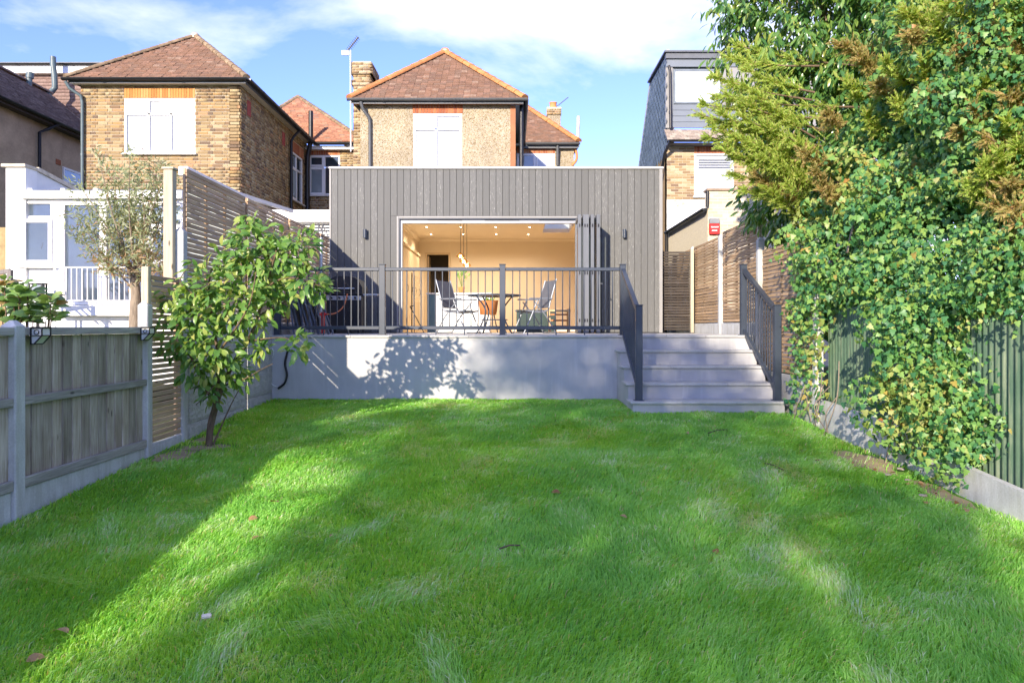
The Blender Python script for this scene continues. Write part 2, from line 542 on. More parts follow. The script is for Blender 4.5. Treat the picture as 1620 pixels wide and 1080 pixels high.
M_tableglass = pm('smoked_glass_top', (.05,.06,.07), .06, .1, 4, spec=.8)
M_bbq = pm('grill_black', (.02,.021,.024), .3, .2, 5)
M_red = pm('red_plastic', (.55,.03,.03), .4, .1, 5)
M_terra = pm('terracotta', (.60,.25,.09), .8, .12, 6)
M_amber = glassmat('amber_glass', (1.0,.72,.34), 1.6, .05)
M_copper = pm('copper', (.55,.27,.15), .3, .1, 5, metal=.8)
M_green_pl = pm('green_plastic', (.012,.10,.045), .4, .1, 5)
M_corr = None
def _corr():
    t = NT('green_corrugated_sheet'); co = t.coords((1,1,1), False)
    c = t.ramp(t.noise(co, 2.5, 7, .7), [(.3,(.055,.11,.068)),(.7,(.11,.17,.105))])
    s = t.ramp(t.noise(t.coords((3,9,.7), False), 2.5, 6, .65), [(.48,0.0),(.72,.65)])
    c = t.mix(s, c, (.33,.36,.23))
    t.set(c, .55, 0, .4)
    return t.m
M_corr = _corr()
M_bark = pm('brown_bark', (.14,.095,.06), .95, .4, 9, bump=.8, bscale=30, stretch=(3,3,.7))
M_bark_grey = pm('grey_bark', (.26,.21,.155), .95, .35, 10, bump=.8, bscale=30, stretch=(3,3,.7))
M_soil = pm('bare_soil', (.34,.27,.16), .95, .3, 6, bump=.8, bscale=40)

# ------------------------------------------------------------------ ground and lawn
GY = [-60, -12, 0, 3, 5.39, 7.32, 8.1, 9.6, 11.0, 400]
GZ = [-.62, -.60, -.52, -.42, -.30, -.18, -.155, -.03, 0, 0]
def g(Y): return float(np.interp(Y, GY, GZ))
def lumps(x, y):
    return .012*mnoise.noise((x*1.1, y*1.1, 0)) + .006*mnoise.noise((x*3.3, y*3.3, 5))

def _lawnmat(name, a, b, c2):
    t = NT(name); co = t.coords((1,1,1), False)
    c = t.ramp(t.noise(co, 9, 7, .7), [(.3, a), (.7, b)])
    c = t.mix(t.ramp(t.noise(co, 1.1, 5), [(.5,0.0),(.75,.6)]), c, c2)
    t.set(c, .95, 0, .15); t.bump(t.noise(co, 45, 5, .7), .8, .02)
    return t.m
M_lawn = _lawnmat('lawn_turf', (.10,.24,.035), (.17,.38,.05), (.2,.3,.08))
M_ground = _lawnmat('garden_ground', (.045,.07,.02), (.09,.11,.04), (.12,.10,.06))

def sheet(name, xs, ys, zoff, mat):
    V = []; Fc = []
    for y in ys:
        for x in xs:
            V.append((x, y, g(y) + zoff + (lumps(x, y) if abs(x) < 3.9 and -6 < y < 11.5 else 0)))
    n = len(xs)
    for j in range(len(ys)-1):
        for i in range(n-1):
            a = j*n+i; Fc.append((a, a+1, a+n+1, a+n))
    m = MB(); m.add(V, Fc, True)
    return m.build(name, mat)
gs = [-300, -60] + list(np.linspace(-14, 14, 15)) + [60, 300]
tag(sheet('ground', gs, [-300, -60, -12, 0, 3, 5.39, 7.32, 8.1, 9.6, 11, 20, 40, 100, 400], -.06, M_ground), kind='structure')
lawn = tag(sheet('lawn', list(np.linspace(-3.66, 3.72, 60)), list(np.linspace(-11, 11.06, 150)), 0, M_lawn), kind='structure')

# bare soil along both edges: low uneven patches a little above the turf sheet
def soil_patch(name, pts, label=None):
    m = MB()
    for (x, y, rx, ry) in pts:
        n = 14; vs = [(x, y, g(y)+lumps(x, y)+.014)]
        for k in range(n):
            a = 2*math.pi*k/n; q = .75+.5*random.random()
            xx, yy = max(-3.64, min(3.70, x+rx*q*math.cos(a))), y+ry*q*math.sin(a)
            vs.append((xx, yy, g(yy)+lumps(xx, yy)+.004))
        m.add(vs, [(0, k+1, (k+1) % n+1) for k in range(n)], True)
    return tag(m.build(name, M_soil), kind='structure')
SOIL = [(-3.42,7.35,.2,.3),(-3.25,7.75,.3,.16),(-3.45,8.2,.14,.2),(3.45,7.1,.2,.5),(3.55,6.0,.12,.4)]
soil_patch('soil', SOIL)

# ------------------------------------------------------------------ boundary fences
def conc_post(x, y, z1, w=.105, label='', z0=None, cap=True):
    m = MB(); zb = (g(y)-.25) if z0 is None else z0; h = w/2
    m.bbox(x-h, x+h, y-h, y+h, zb, z1-.035, .008)
    if cap:     # weathered top, sloping off on both sides
        m.add([(x-h+.008,y-h+.008,z1-.036),(x+h-.008,y-h+.008,z1-.036),(x+h-.008,y+h-.008,z1-.036),(x-h+.008,y+h-.008,z1-.036),
               (x-.012,y-.02,z1),(x+.012,y-.02,z1),(x+.012,y+.02,z1),(x-.012,y+.02,z1)], BOXF)
    o = m.build('concrete_post', M_concrete)
    return tag(o, label, 'fence post', 'concrete fence posts')
XL = -3.70
conc_post(XL, 3.46, 1.17, label='concrete post just outside the picture edge, nearest the camera')
for k_, nm_ in ((1.53,'first'),(-.40,'second'),(-2.33,'third'),(-4.26,'fourth')): conc_post(XL, k_, 1.1, label='concrete post behind the viewpoint, '+nm_+' back along the boarded fence')
conc_post(XL, 5.39, 1.175, .115, 'grey concrete post with sloping top between the two boarded fence panels')
conc_post(XL, 7.33, 1.385, .105, 'concrete post between boarded panel and the short slatted panel')
conc_post(XL, 8.12, 2.23, .105, 'tall concrete post where the high slatted fence begins')
conc_post(XL-.05, 10.03, 2.86, .09, 'concrete post behind the tall slats beside the leafy tree')
conc_post(XL-.05, 11.96, 2.86, .09, 'concrete post behind tall slats near the front of the terrace', z0=.8)
conc_post(XL-.05, 13.89, 2.86, .09, 'concrete post behind tall slats beside the grey cladding', z0=.8)

def closeboard(y0, y1, label):
    t = thing('boarded_fence', label, 'fence', (XL, (y0+y1)/2, g(y0)), 'weathered boarded fence panels')
    n = 14; p = (y1-y0)/n
    for k in range(n):
        m = MB(); ya = y0+k*p; w = p+.012*random.random()
        dxx = random.uniform(-.003, .003)
        # feather-edge board: thick on one side, thin on the other
        a, b = XL-.008+dxx, XL+.012+dxx
        m.add([(a-.012,ya,-.07),(b,ya,-.07),(b-.010,ya+w+.012,-.07),(a-.012,ya+w+.012,-.07),
               (a-.012,ya,1.06),(b,ya,1.06),(b-.010,ya+w+.012,1.06),(a-.012,ya+w+.012,1.06)], BOXF)
        m.build('board', M_board, t)
    for (za, zb, xo) in ((1.062, 1.124, .055), (.54, .605, .05), (-.078, .0, .05)):
        m = MB(); m.bbox(XL-.015 if za > 1 else XL+.014, XL+xo, y0+.003, y1-.003, za, zb, .005); m.build('rail', M_rail, t)
    m = MB(); m.bbox(XL-.02, XL+.03, y0+.002, y1-.002, g(y0)-.2, -.082, .006); m.build('gravel_board', M_concrete, t)
    return t
closeboard(3.515, 5.33, 'weathered boarded fence panel cut off by the picture edge, nearest the camera')
for k_, nm_ in ((1.585,'first'),(-.345,'second'),(-2.275,'third'),(-4.205,'fourth')): closeboard(k_, k_+1.82, 'boarded fence panel behind the viewpoint, '+nm_+' back along the boundary')
closeboard(5.45, 7.275, 'weathered grey boarded fence panel with two small lamps at its top corners')

slat_cache = {}
def slat_mesh(L, h, th, mat, axis=1):
    k = (round(L,3), h, th, mat.name, axis)
    if k not in slat_cache:
        m = MB()
        if axis == 1: m.bbox(-th/2, th/2, 0, L, 0, h, .003)
        else: m.bbox(0, L, -th/2, th/2, 0, h, .003)
        slat_cache[k] = m.mesh('slat', mat)
    return slat_cache[k]
def slat_bay(x, y0, y1, z0, z1, label, mat, pitch=.0555, sh=.0455, th=.018, battens=(.04,.35,.66,.96), side=1, base=None, group='slatted fence panels'):
    t = thing('slatted_fence', label, 'fence', (x, (y0+y1)/2, z0), group)
    n = int((z1-z0)/pitch)
    me = slat_mesh(y1-y0-.012, sh, th, mat)
    for k in range(n):
        jit = random.uniform(-.0025, .0025)
        mw = Matrix.Translation((x+random.uniform(-.003,.003), y0+.006, z0+k*pitch+jit)) @ Matrix.Rotation(random.uniform(-.0016,.0016), 4, 'X')
        link('slat', me, t, mw)
    for b in battens:
        m = MB(); yb = y0+(y1-y0)*b
        m.box(x-side*(th/2+.028)-.009, x-side*(th/2+.028)+.016, yb-.022, yb+.022, z0-.01, z0+n*pitch)
        m.build('batten', mat, t)
    if base:
        zb, count, bm = base
        h = (z0-.015-zb)/count
        for k in range(count):
            m = MB(); m.bbox(x-.035, x+.012, y0+.004, y1-.004, zb+k*h, zb+(k+1)*h-.004, .006)
            # proud rock-faced field
            m.bbox(x+.0125 if side > 0 else x-.043, x+.02 if side > 0 else x-.0355, y0+.05, y1-.05, zb+k*h+.035, zb+(k+1)*h-.035, .006)
            m.build('gravel_board', bm, t)
    return t
slat_bay(XL+.02, 7.40, 8.065, -.045, 1.72, 'short narrow slatted fence panel between boarded fence and the tall post', M_slat, .057, .045, base=(-.40,1,M_concrete), battens=(.06,.94))
pw = MB(); pw.bbox(XL-.03, XL+.04, 7.40-.09, 7.40-.02, 1.30, 1.735, .005); tag(pw.build('timber_post', M_postwood), 'pale timber post rising behind the concrete post of the short slatted panel', 'fence post')
pw = MB(); pw.bbox(XL-.14, XL-.035, 8.00, 8.10, 1.6, 2.86, .006); o = tag(pw.build('timber_post', M_postwood), 'tall pale timber post with flat cap at the start of high slats', 'fence post')
pw = MB(); pw.bbox(XL-.155, XL-.02, 7.985, 8.115, 2.8605, 2.885, .005); pw.build('post_cap', M_postwood, o)
lb = [(8.175, 9.985, 'high slatted fence panel beside the leafy tree, above stacked concrete boards', (g(8.1)-.2, 4, M_rock)),
      (10.075, 11.915, 'high slatted fence panel meeting the grey terrace wall', (g(10)-.2, 4, M_rock)),
      (12.005, 13.845, 'high slatted fence panel behind the covered barbecue', (.9, 1, M_rock)),
      (13.935, 14.57, 'narrow last high slatted panel against the grey cladding', (.9, 1, M_rock))]
for (a, b, l, bs) in lb:
    slat_bay(XL+.03, a, b, 1.20, 2.93, l, M_slat, base=bs, battens=(.03,.34,.66,.97) if b-a > 1 else (.1,.9))
XR = 3.75
conc_post(XR-.02, 10.92, 2.47, .10, 'pale concrete post with rounded top beside the stair railing', cap=True)
conc_post(XR-.02, 12.97, 2.78, .09, 'pale concrete post between two tall slatted panels next to steps', z0=.8)
conc_post(XR-.02, 15.02, 2.78, .09, 'pale concrete post nearest the dark slatted gate', z0=.8)
conc_post(XR-.02, 8.86, 2.3, .10, 'concrete post mostly hidden under hanging ivy strand')
rb = [(8.93, 10.865, .50, 2.29, 'lower slatted fence panel beside the steps, its end under ivy', (g(9)-.2, 2, M_concrete)),
      (10.975, 12.92, 1.21, 2.83, 'tall honey slatted panel rising behind the stair railing', (.9, 1, M_concrete)),
      (13.02, 14.97, 1.21, 2.80, 'middle tall honey slatted panel between two pale posts', (.9, 1, M_concrete)),
      (15.07, 17.0, 1.21, 2.80, 'farthest tall honey slatted panel next to the dark gate', (.9, 1, M_concrete))]
for (a, b, z0, z1, l, bs) in rb:
    slat_bay(XR, a, b, z0, z1, l, M_slat_r, .0555, .0455, base=bs, side=-1, battens=(.03,.34,.66,.97))
pw = MB(); pw.bbox(XR-.03, XR+.05, 10.985, 11.045, 2.4, 2.9, .005); tag(pw.build('timber_post', M_postwood), 'slim pale timber post at the end of the tallest slatted panel', 'fence post')
# dark slatted gate between extension and fence
gt = thing('slatted_gate', 'dark narrow slatted gate between grey cladding and fence', 'gate', (3.35, 14.75, 1.0))
gm = slat_mesh(.60, .042, .018, M_slat_dark, 0)
for k in range(29): link('slat', gm, gt, Matrix.Translation((3.07, 14.80, 1.06+k*.0555)))
m = MB(); m.bbox(3.03,3.075,14.76,14.81,1.01,2.68,.004); m.build('stile', M_slat_dark, gt)
m = MB(); m.bbox(3.62,3.68,14.70,14.80,1.01,2.70,.004); m.build('stile', M_postwood, gt)

# corrugated sheet fence and its concrete boards
def corrugated(y0, y1, z0, z1, x, label):
    m = MB(); n = int((y1-y0)/.0125); V = []; Fc = []
    for k in range(n+1):
        y = y0+(y1-y0)*k/n; xx = x+.011*math.sin(2*math.pi*y/.0762)
        V += [(xx, y, z0+.02*random.random() if k % 6 == 0 else z0), (xx, y, z1)]
    for k in range(n): Fc.append((2*k, 2*k+2, 2*k+3, 2*k+1))
    m.add(V, Fc, True)
    m2 = MB(); m2.add([(v[0]+.003, v[1], v[2]) for v in V], [f[::-1] for f in Fc], True)
    m.v += m2.v; b = len(V); m.f += [[i+b for i in f] for f in m2.f]; m.sm += m2.sm
    return tag(m.build('corrugated_fence', M_corr), label, 'fence', 'green corrugated sheets under the ivy')
corrugated(6.85, 8.80, .17, 1.35, 3.83, 'dark green corrugated metal sheet showing below ivy near the steps')
corrugated(5.0, 6.84, -.12, 1.2, 3.85, 'green corrugated metal sheet, middle one behind the ivy bulge')
corrugated(3.0, 4.98, -.30, 1.2, 3.84, 'green corrugated metal sheet at picture edge, half in shadow')
def leanboard(y0, y1, za, zb, x, label, tip):
    m = MB()
    m.add([(x-.025,y0,g(y0)-.25),(x+.03,y0,g(y0)-.25),(x+.03,y1,g(y1)-.25),(x-.025,y1,g(y1)-.25),
           (x-.025+tip,y0,za),(x+.03+tip,y0,za),(x+.03+tip,y1,zb),(x-.025+tip,y1,zb)], BOXF)
    return tag(m.build('gravel_board', M_concrete), label, 'concrete board', 'concrete boards under the corrugated sheets')
leanboard(6.5, 8.80, .15, .24, 3.74, 'pale concrete board leaning under green metal sheet near steps', .02)
leanboard(4.6, 6.46, -.12, .04, 3.73, 'concrete board half buried below the ivy bulge', -.02)
leanboard(3.0, 4.58, -.17, -.11, 3.75, 'concrete board at picture edge under corrugated sheet', .0)

# small solar lamps on the boarded fence
def fence_lamp(y, label):
    t = thing('fence_lamp', label, 'lamp', (XL+.06, y, 1.0), 'small wedge lamps on the boarded fence')
    x0, x1 = XL+.057, XL+.15
    w = .052
    for sgn in (-1, 1):      # wedge sides with clear panels
        pass
    body = MB()
    top = [(x0,y-w,1.118),(x1,y-w,1.118),(x1,y+w,1.118),(x0,y+w,1.118)]
    prof = [(x0,1.112),(x1-.008,1.112),(x1-.008,1.062),(x0+.03,1.0),(x0,1.0)]
    body.prism([(p[0], y-w+.006, p[1]) for p in prof], (0, 2*w-.012, 0))
    body.build('diffuser', pm('frosted_plastic', (.62,.62,.58), .3, .1, 8), t)
    fr = MB()
    fr.bbox(x0, x1, y-w-.004, y+w+.004, 1.113, 1.128, .003)
    e = .008
    for yy in (y-w, y+w):
        fr.bar((x1-.006,yy,1.115),(x1-.006,yy,1.06),e,e); fr.bar((x1-.006,yy,1.06),(x0+.028,yy,.996),e,e)
        fr.bar((x0+.004,yy,1.115),(x0+.004,yy,.996),e,e); fr.bar((x0+.004,yy,1.06),(x1-.006,yy,1.06),e,e*.8)
        # ring
        pts = [(x0+.045+.018*math.cos(a), yy, 1.087+.018*math.sin(a)) for a in np.linspace(0, 2*math.pi, 13)]
        fr.tube(pts, .003, 5, False)
    for (xx, zz_) in ((x1-.006,1.06),(x0+.028,.996),(x0+.004,.996)):
        fr.bar((xx,y-w,zz_),(xx,y+w,zz_),e,e)
    fr.build('frame', M_black, t)
    return t
fence_lamp(5.55, 'small black framed wedge lamp on fence top beside the sloping post')
fence_lamp(7.18, 'small black framed wedge lamp at fence corner by the slatted panel')

# ------------------------------------------------------------------ terrace, steps, railing
YW = 11.07
DZ = 1.0
rw = thing('terrace_wall', 'grey rendered retaining wall of the raised terrace', 'wall', (-1.0, YW, 0))
m = MB(); m.box(-3.655, 3.69, YW, YW+.2, -.3, DZ-.035); m.build('render_face', M_render, rw)
cop_x = [-3.655]
while cop_x[-1] < 3.4: cop_x.append(cop_x[-1]+.6)
cop_x[-1] = 3.69
for i in range(len(cop_x)-1):
    m = MB(); m.bbox(cop_x[i]+.002, cop_x[i+1]-.002, YW-.03, YW+.33, DZ-.032, DZ, .004); m.build('coping_slab', M_coping, rw)
m = MB(); m.box(-3.655, 3.69, YW+.332, 14.62, DZ-.05, DZ-.003); tag(m.build('terrace_floor', M_coping), kind='structure')
# joints: paving laid as slabs with a recessed gap
tf = bpy.data.objects['terrace_floor']
for j in range(5):
    for i in range(12):
        x0 = -3.65+i*.612; y0 = YW+.336+j*.63
        m = MB(); m.bbox(x0, min(x0+.606, 3.685), y0, min(y0+.624, 14.61), DZ-.002, DZ+.001+random.uniform(0,.001), .002); m.build('paving_slab', M_coping, tf)

st = thing('garden_steps', 'grey rendered garden steps with pale slab treads up to terrace', 'steps', (2.6, 10.3, 0))
TZ = [.785, .57, .355, .14]; TY = [10.70, 10.335, 9.97, 9.60]
prevY = YW-.004
for k in range(4):
    m = MB(); m.box(1.60, 3.61, TY[k]+.025, prevY, -.25, TZ[k]-.034); m.build('riser', M_render, st)
    for (xa, xb) in ((1.565, 2.25), (2.253, 2.95), (2.953, 3.64)):
        m = MB(); m.bbox(xa, xb, TY[k]-.012, min(TY[k]+.40, YW-.004) if k else YW-.005, TZ[k]-.032, TZ[k], .004)
        m.build('tread_slab', M_coping, st)
    prevY = TY[k]+.0235

def post(m, x, y, z0, z1, w=.09):
    m.bbox(x-w/2, x+w/2, y-w/2, y+w/2, z0, z1, .004)
    m.bbox(x-w/2-.006, x+w/2+.006, y-w/2-.006, y+w/2+.006, z1+.0005, z1+.014, .004)
    m.bbox(x-w/2-.02, x+w/2+.02, y-w/2-.02, y+w/2+.02, z0-.001, z0+.010, .003)
rl = thing('terrace_railing', 'long dark grey metal railing along the terrace edge', 'railing', (-1, YW+.08, DZ))
YR = YW+.10
PX = [-3.60, P(605,0,YR).x, P(795,0,YR).x, 1.70]
for x in PX:
    m = MB(); post(m, x, YR, DZ+.001, 2.075); m.build('post', M_anth, rl)
bal = MB(); bal.bbox(-.008,.008,-.008,.008,0,.845,.002); bal_me = bal.mesh('baluster', M_anth)
for i in range(3):
    a, b = PX[i]+.046, PX[i+1]-.046
    m = MB(); m.bbox(a, b, YR-.03, YR+.03, 1.985, 2.035, .006); m.build('top_rail', M_anth, rl)
    m = MB(); m.bbox(a, b, YR-.022, YR+.022, 1.085, 1.14, .006); m.build('bottom_rail', M_anth, rl)
    n = round((b-a)/.111)
    for k in range(1, n):
        link('baluster', bal_me, rl, Matrix.Translation((a+(b-a)*k/n, YR, 1.14)))
    for k in range(1, 4):
        m = MB(); xx = a+(b-a)*k/4-.1; m.bbox(xx-.009,xx+.009,YR-.009,YR+.009,DZ+.001,1.085,.002); m.build('foot', M_anth, rl)

def stair_rail(x, label, skip_newel=False, trellis=False):
    t = thing('stair_railing', label, 'railing', (x, 10.4, .14), 'railings beside the steps')
    y0, y1 = YR, 9.75
    z0b, z1b = 1.10, .27      # underside rail heights
    if not skip_newel:
        m = MB(); post(m, x, y0, DZ+.001, 2.075); m.build('post', M_anth, t)
    m = MB(); post(m, x, y1, TZ[3]+.001, 1.41); m.build('post', M_anth, t)
    ya, yb = y0-.046, y1+.046
    m = MB(); m.bar((x,ya,1.99),(x,yb,1.345),.06,.055); m.build('handrail', M_anth, t)
    m = MB(); m.bar((x,ya,1.06),(x,yb,.30),.045,.06); m.build('bottom_rail', M_anth, t)
    n = 13
    for k in range(1, n):
        f = k/n; y = ya+(yb-ya)*f
        zt, zb = 1.965+(1.32-1.965)*f, 1.09+(.33-1.09)*f
        m = MB(); m.bbox(x-.008,x+.008,y-.008,y+.008,zb,zt,.002); m.build('baluster', M_anth, t)
    return t
stair_rail(1.70, 'dark sloping stair railing joining the long terrace railing', True)
stair_rail(3.555, 'dark sloping stair railing in front of the slatted fence')

# green hose guide spike by the lowest step
t = thing('hose_guide', 'small green plastic hose guide on a spike at foot of steps', 'hose guide', (3.62, 9.50, 0))
m = MB(); m.tube([(3.64,9.50,-.1),(3.64,9.50,.13)], .016, 10); m.build('spike', M_green_pl, t)
m = MB(); m.tube([(3.56,9.50,.15),(3.585,9.50,.15),(3.60,9.50,.15),(3.69,9.50,.15)], [.026,.032,.026,.030], 12); m.build('head', M_green_pl, t)
# hose and cable on the wall
hp = [P(455,555,YW-.02),P(451,575,YW-.03),P(454,592,YW-.04),P(450,606,YW-.04),P(440,614,YW-.03)]
def spline(pts, n=8):
    out = []
    q = [pts[0]]+list(pts)+[pts[-1]]
    for i in range(1, len(q)-2):
        for k in range(n):
            s = k/n; a,b,c,d = [Vector(v) for v in q[i-1:i+3]]
            out.append(.5*((2*b)+(c-a)*s+(2*a-5*b+4*c-d)*s*s+(3*b-a-3*c+d)*s**3))
    out.append(Vector(pts[-1])); return out
m = MB(); m.tube(spline(hp), .017, 8); tag(m.build('drain_hose', M_black), 'short black hose hanging on the grey terrace wall', 'hose')
cp = [P(430,531,YW-.02),P(428,545,YW-.015),P(433,558,YW-.02),P(428,572,YW-.015),P(424,590,10.9),P(430,607,YW-.03),P(441,612,YW-.03)]
m = MB(); m.tube(spline(cp), .005, 6); tag(m.build('cable', M_upvc), 'thin white cable dangling at the corner of terrace wall', 'cable')

# ------------------------------------------------------------------ the grey extension
YF = 14.60
EX0, EX1, EZ1 = -3.656, 3.02, 4.325
ex = thing('extension', 'single storey extension in vertical grey cladding with open folding doors', 'building', (0, YF, DZ))
OX0, OX1, OZ1 = -2.27, 1.66, 3.30
m = MB()     # structural shell behind the boards
m.box(EX0+.03, OX0-.045, YF+.03, YF+.28, DZ-.02, EZ1-.03)
m.box(OX1+.045, EX1-.03, YF+.03, YF+.28, DZ-.02, EZ1-.03)
m.box(OX0-.045, OX1+.045, YF+.03, YF+.28, OZ1+.045, EZ1-.03)
m.box(EX0+.03, EX0+.25, YF+.28, 20.7, DZ-.02, EZ1-.03)
m.box(EX1-.25, EX1-.03, YF+.28, 20.7, DZ-.02, EZ1-.03)
m.build('shell', M_dark, ex)
nb = 50; bw = (EX1-EX0-.05)/nb
bc = {}
def clad(z0, z1, k):
    key = (round(z0,2), round(z1,2))
    if key not in bc:
        q = MB(); q.bbox(0, bw-.006, 0, .022, z0, z1, .003); bc[key] = q.mesh('cladding_board', M_clad)
    link('cladding_board', bc[key], ex, Matrix.Translation((EX0+.025+k*bw, YF+.006+random.uniform(-.001,.001), 0)))
for k in range(nb):
    xa = EX0+.025+k*bw; xb = xa+bw
    if xb > OX0-.05 and xa < OX1+.05:
        clad(OZ1+.052, EZ1-.03, k)
        for (pa, pb) in ((xa, OX0-.048), (OX1+.048, xb-.008)):
            if .01 < pb-pa < bw:
                q = MB(); q.bbox(pa, pb, YF+.006, YF+.028, DZ+.02, OZ1+.05, .003); q.build('cladding_board', M_clad, ex)
    else: clad(DZ+.02, EZ1-.03, k)
m = MB(); m.bbox(EX0-.02, EX1+.02, YF-.03, YF+.3, EZ1-.028, EZ1+.012, .004); m.build('parapet_coping', M_upvc if False else pm('pale_coping', (.62,.62,.61), .5, .1, 4), ex)
for (a, b) in ((EX0-.012, EX0+.022), (EX1-.062, EX1+.004)):
    m = MB(); m.bbox(a, b, YF-.008, YF+.04, DZ+.01, EZ1-.0285, .003); m.build('corner_trim', M_trim, ex)
m = MB(); m.box(EX1-.03, EX1+.002, YF+.042, 20.7, DZ+.01, EZ1-.03); m.build('side_wall', M_clad, ex)
m = MB(); m.box(EX0-.01, EX0+.03, YF+.042, 20.7, DZ+.01, EZ1-.03); m.build('side_wall', M_clad, ex)
# door surround, frame
m = MB(); m.bbox(OX0-.046, OX0-.006, YF-.012, YF+.05, DZ+.01, OZ1+.048, .003); m.bbox(OX1+.006, OX1+.046, YF-.012, YF+.05, DZ+.01, OZ1+.048, .003)
m.bbox(OX0-.0055, OX1+.0055, YF-.0115, YF+.05, OZ1+.008, OZ1+.0475, .003); m.build('door_surround', M_trim, ex)
m = MB(); m.bbox(OX0-.005, OX0+.06, YF+.052, YF+.14, DZ+.003, OZ1+.006, .003); m.bbox(OX1-.06, OX1+.005, YF+.052, YF+.14, DZ+.003, OZ1+.006, .003)
m.bbox(OX0+.061, OX1-.061, YF+.053, YF+.14, OZ1-.09, OZ1+.0055, .003); m.bbox(OX0+.061, OX1-.061, YF+.02, YF+.16, DZ-.02, DZ+.012, .003)
m.build('door_frame', M_alu, ex)
m = MB(); m.box(OX0-.0045, OX0+.012, YF+.0, YF+.0515, DZ+.003, OZ1+.005); m.box(OX0+.013, OX1-.013, YF+.0, YF+.0515, OZ1-.012, OZ1+.005); m.build('frame_reveal', M_anth, ex)
for vx in (-1.7, -.55, .55): 
    m = MB(); m.bbox(vx, vx+.7, YF+.046, YF+.0525, OZ1-.035, OZ1-.02, .002); m.build('trickle_vent', M_anth, ex)
# folded leaves stacked outside at the right
def leaf_panel(x, y0, y1, swing):
    z0, z1 = DZ+.015, OZ1-.04
    Mx = Matrix.Translation((x, y1, 0)) @ Matrix.Rotation(swing, 4, 'Z')
    q = MB(Mx); L = y1-y0; w = .032
    q.bbox(-w, w, -L, -L+.065, z0, z1, .004); q.bbox(-w, w, -.065, 0, z0, z1, .004)
    q.bbox(-w, w, -L+.0655, -.0655, z1-.07, z1, .004); q.bbox(-w, w, -L+.0655, -.0655, z0, z0+.09, .004)
    fo = q.build('door_leaf', pm('charcoal_door_frame', (.13,.14,.155), .4, .08, 4), ex)
    q = MB(Mx); q.box(-.012, .012, -L+.06, -.06, z0+.085, z1-.065); q.build('pane', M_glass, fo)
    q = MB(Mx)
    for zz_ in (1.25, 2.15, 3.05): q.bbox(-.012, .012, -L-.010, -L+.002, zz_-.03, zz_+.03, .003)
    q.build('hinge', M_black, fo)
    if swing > .03:
        q = MB(Mx); q.tube([(w,-L+.03,1.95),(w+.05,-L+.03,1.95),(w+.05,-L+.13,1.95)], .009, 8); q.build('handle', M_alu, fo)
for i, (x, sw) in enumerate(((1.30,-.02),(1.372,.015),(1.442,-.015),(1.512,.02),(1.60,.05))):
    leaf_panel(x, YF-.80, YF+.03, sw)
# wall lights
def wall_light(px, label):
    c = P(px, 370, YF)
    t = thing('wall_light', label, 'lamp', (c.x, YF-.02, c.z), 'up and down lights on the cladding')
    m = MB(); m.bbox(c.x-.03, c.x+.03, YF-.012, YF+.006, c.z-.06, c.z+.06, .003); m.build('back_plate', M_alu, t)
    m = MB(); m.tube([(c.x+.004, YF-.06, c.z-.085),(c.x+.004, YF-.06, c.z+.085)], .036, 16); m.build('lamp_body', M_anth, t)
wall_light(578, 'small cylindrical wall light on cladding above the barbecue')
wall_light(987, 'small cylindrical wall light on cladding beside the folded doors')

# interior of the room
RX0, RX1, YB, CZ = -2.64, 2.72, 20.5, 3.60
DXA, DXB, DTZ = -2.40, -1.79, 3.16
m = MB(); m.box(RX0-.1, RX1+.1, YF+.162, 21.6, DZ-.12, DZ); fl = m.build('room_floor', M_floor, ex)
m = MB(); m.box(RX0-.12, RX0, YF+.282, YB, DZ+.001, CZ); m.box(RX1, RX1+.12, YF+.282, YB, DZ+.001, CZ)
m.box(RX0-.12, DXA-.06, YB+.001, YB+.12, DZ+.001, CZ); m.box(DXB+.06, RX1+.12, YB+.001, YB+.12, DZ+.001, CZ); m.box(DXA-.06, DXB+.06, YB+.001, YB+.12, DTZ+.06, CZ)
m.box(RX0, OX0-.05, YF+.2805, YF+.2905, DZ+.001, CZ); m.box(OX1+.05, RX1, YF+.2805, YF+.2905, DZ+.001, CZ); m.box(OX0-.05, OX1+.05, YF+.2805, YF+.2905, OZ1+.01, CZ)
m.build('inside_wall', M_plaster, ex)
SKX0, SKX1, SKY0, SKY1 = .80, 1.50, 17.3, 19.1
m = MB()
m.box(RX0-.12, SKX0, YF+.281, YB+.12, CZ+.001, CZ+.1); m.box(SKX1, RX1+.12, YF+.281, YB+.12, CZ+.001, CZ+.1)
m.box(SKX0, SKX1, YF+.281, SKY0, CZ+.001, CZ+.1); m.box(SKX0, SKX1, SKY1, YB+.12, CZ+.001, CZ+.1)
m.build('ceiling', M_ceiling, ex)
m = MB()
m.box(SKX0-.02, SKX0-.001, SKY0, SKY1, CZ+.1005, 4.40); m.box(SKX1+.001, SKX1+.02, SKY0, SKY1, CZ+.1005, 4.40)
m.box(SKX0-.02, SKX1+.02, SKY0-.02, SKY0-.001, CZ+.1005, 4.40); m.prism([(SKX0-.02,SKY1+.001,CZ+.1005),(SKX0-.02,SKY1+.03,CZ+.1005),(SKX0-.02,SKY1+.93,4.40),(SKX0-.02,SKY1+.90,4.40)], (SKX1-SKX0+.04,0,0))
m.prism([(SKX0-.02,SKY1,CZ+.1005),(SKX0-.02,SKY1+.9,4.40),(SKX0-.02,SKY1,4.40)], (.019,0,0)); m.prism([(SKX1+.001,SKY1,CZ+.1005),(SKX1+.001,SKY1+.9,4.40),(SKX1+.001,SKY1,4.40)], (.019,0,0))
sk = m.build('rooflight', M_upvc, ex)
m = MB(); m.box(SKX0-.02, SKX1+.02, SKY0-.02, SKY1+.93, 4.402, 4.42); m.build('pane', M_glass, sk)
m = MB()
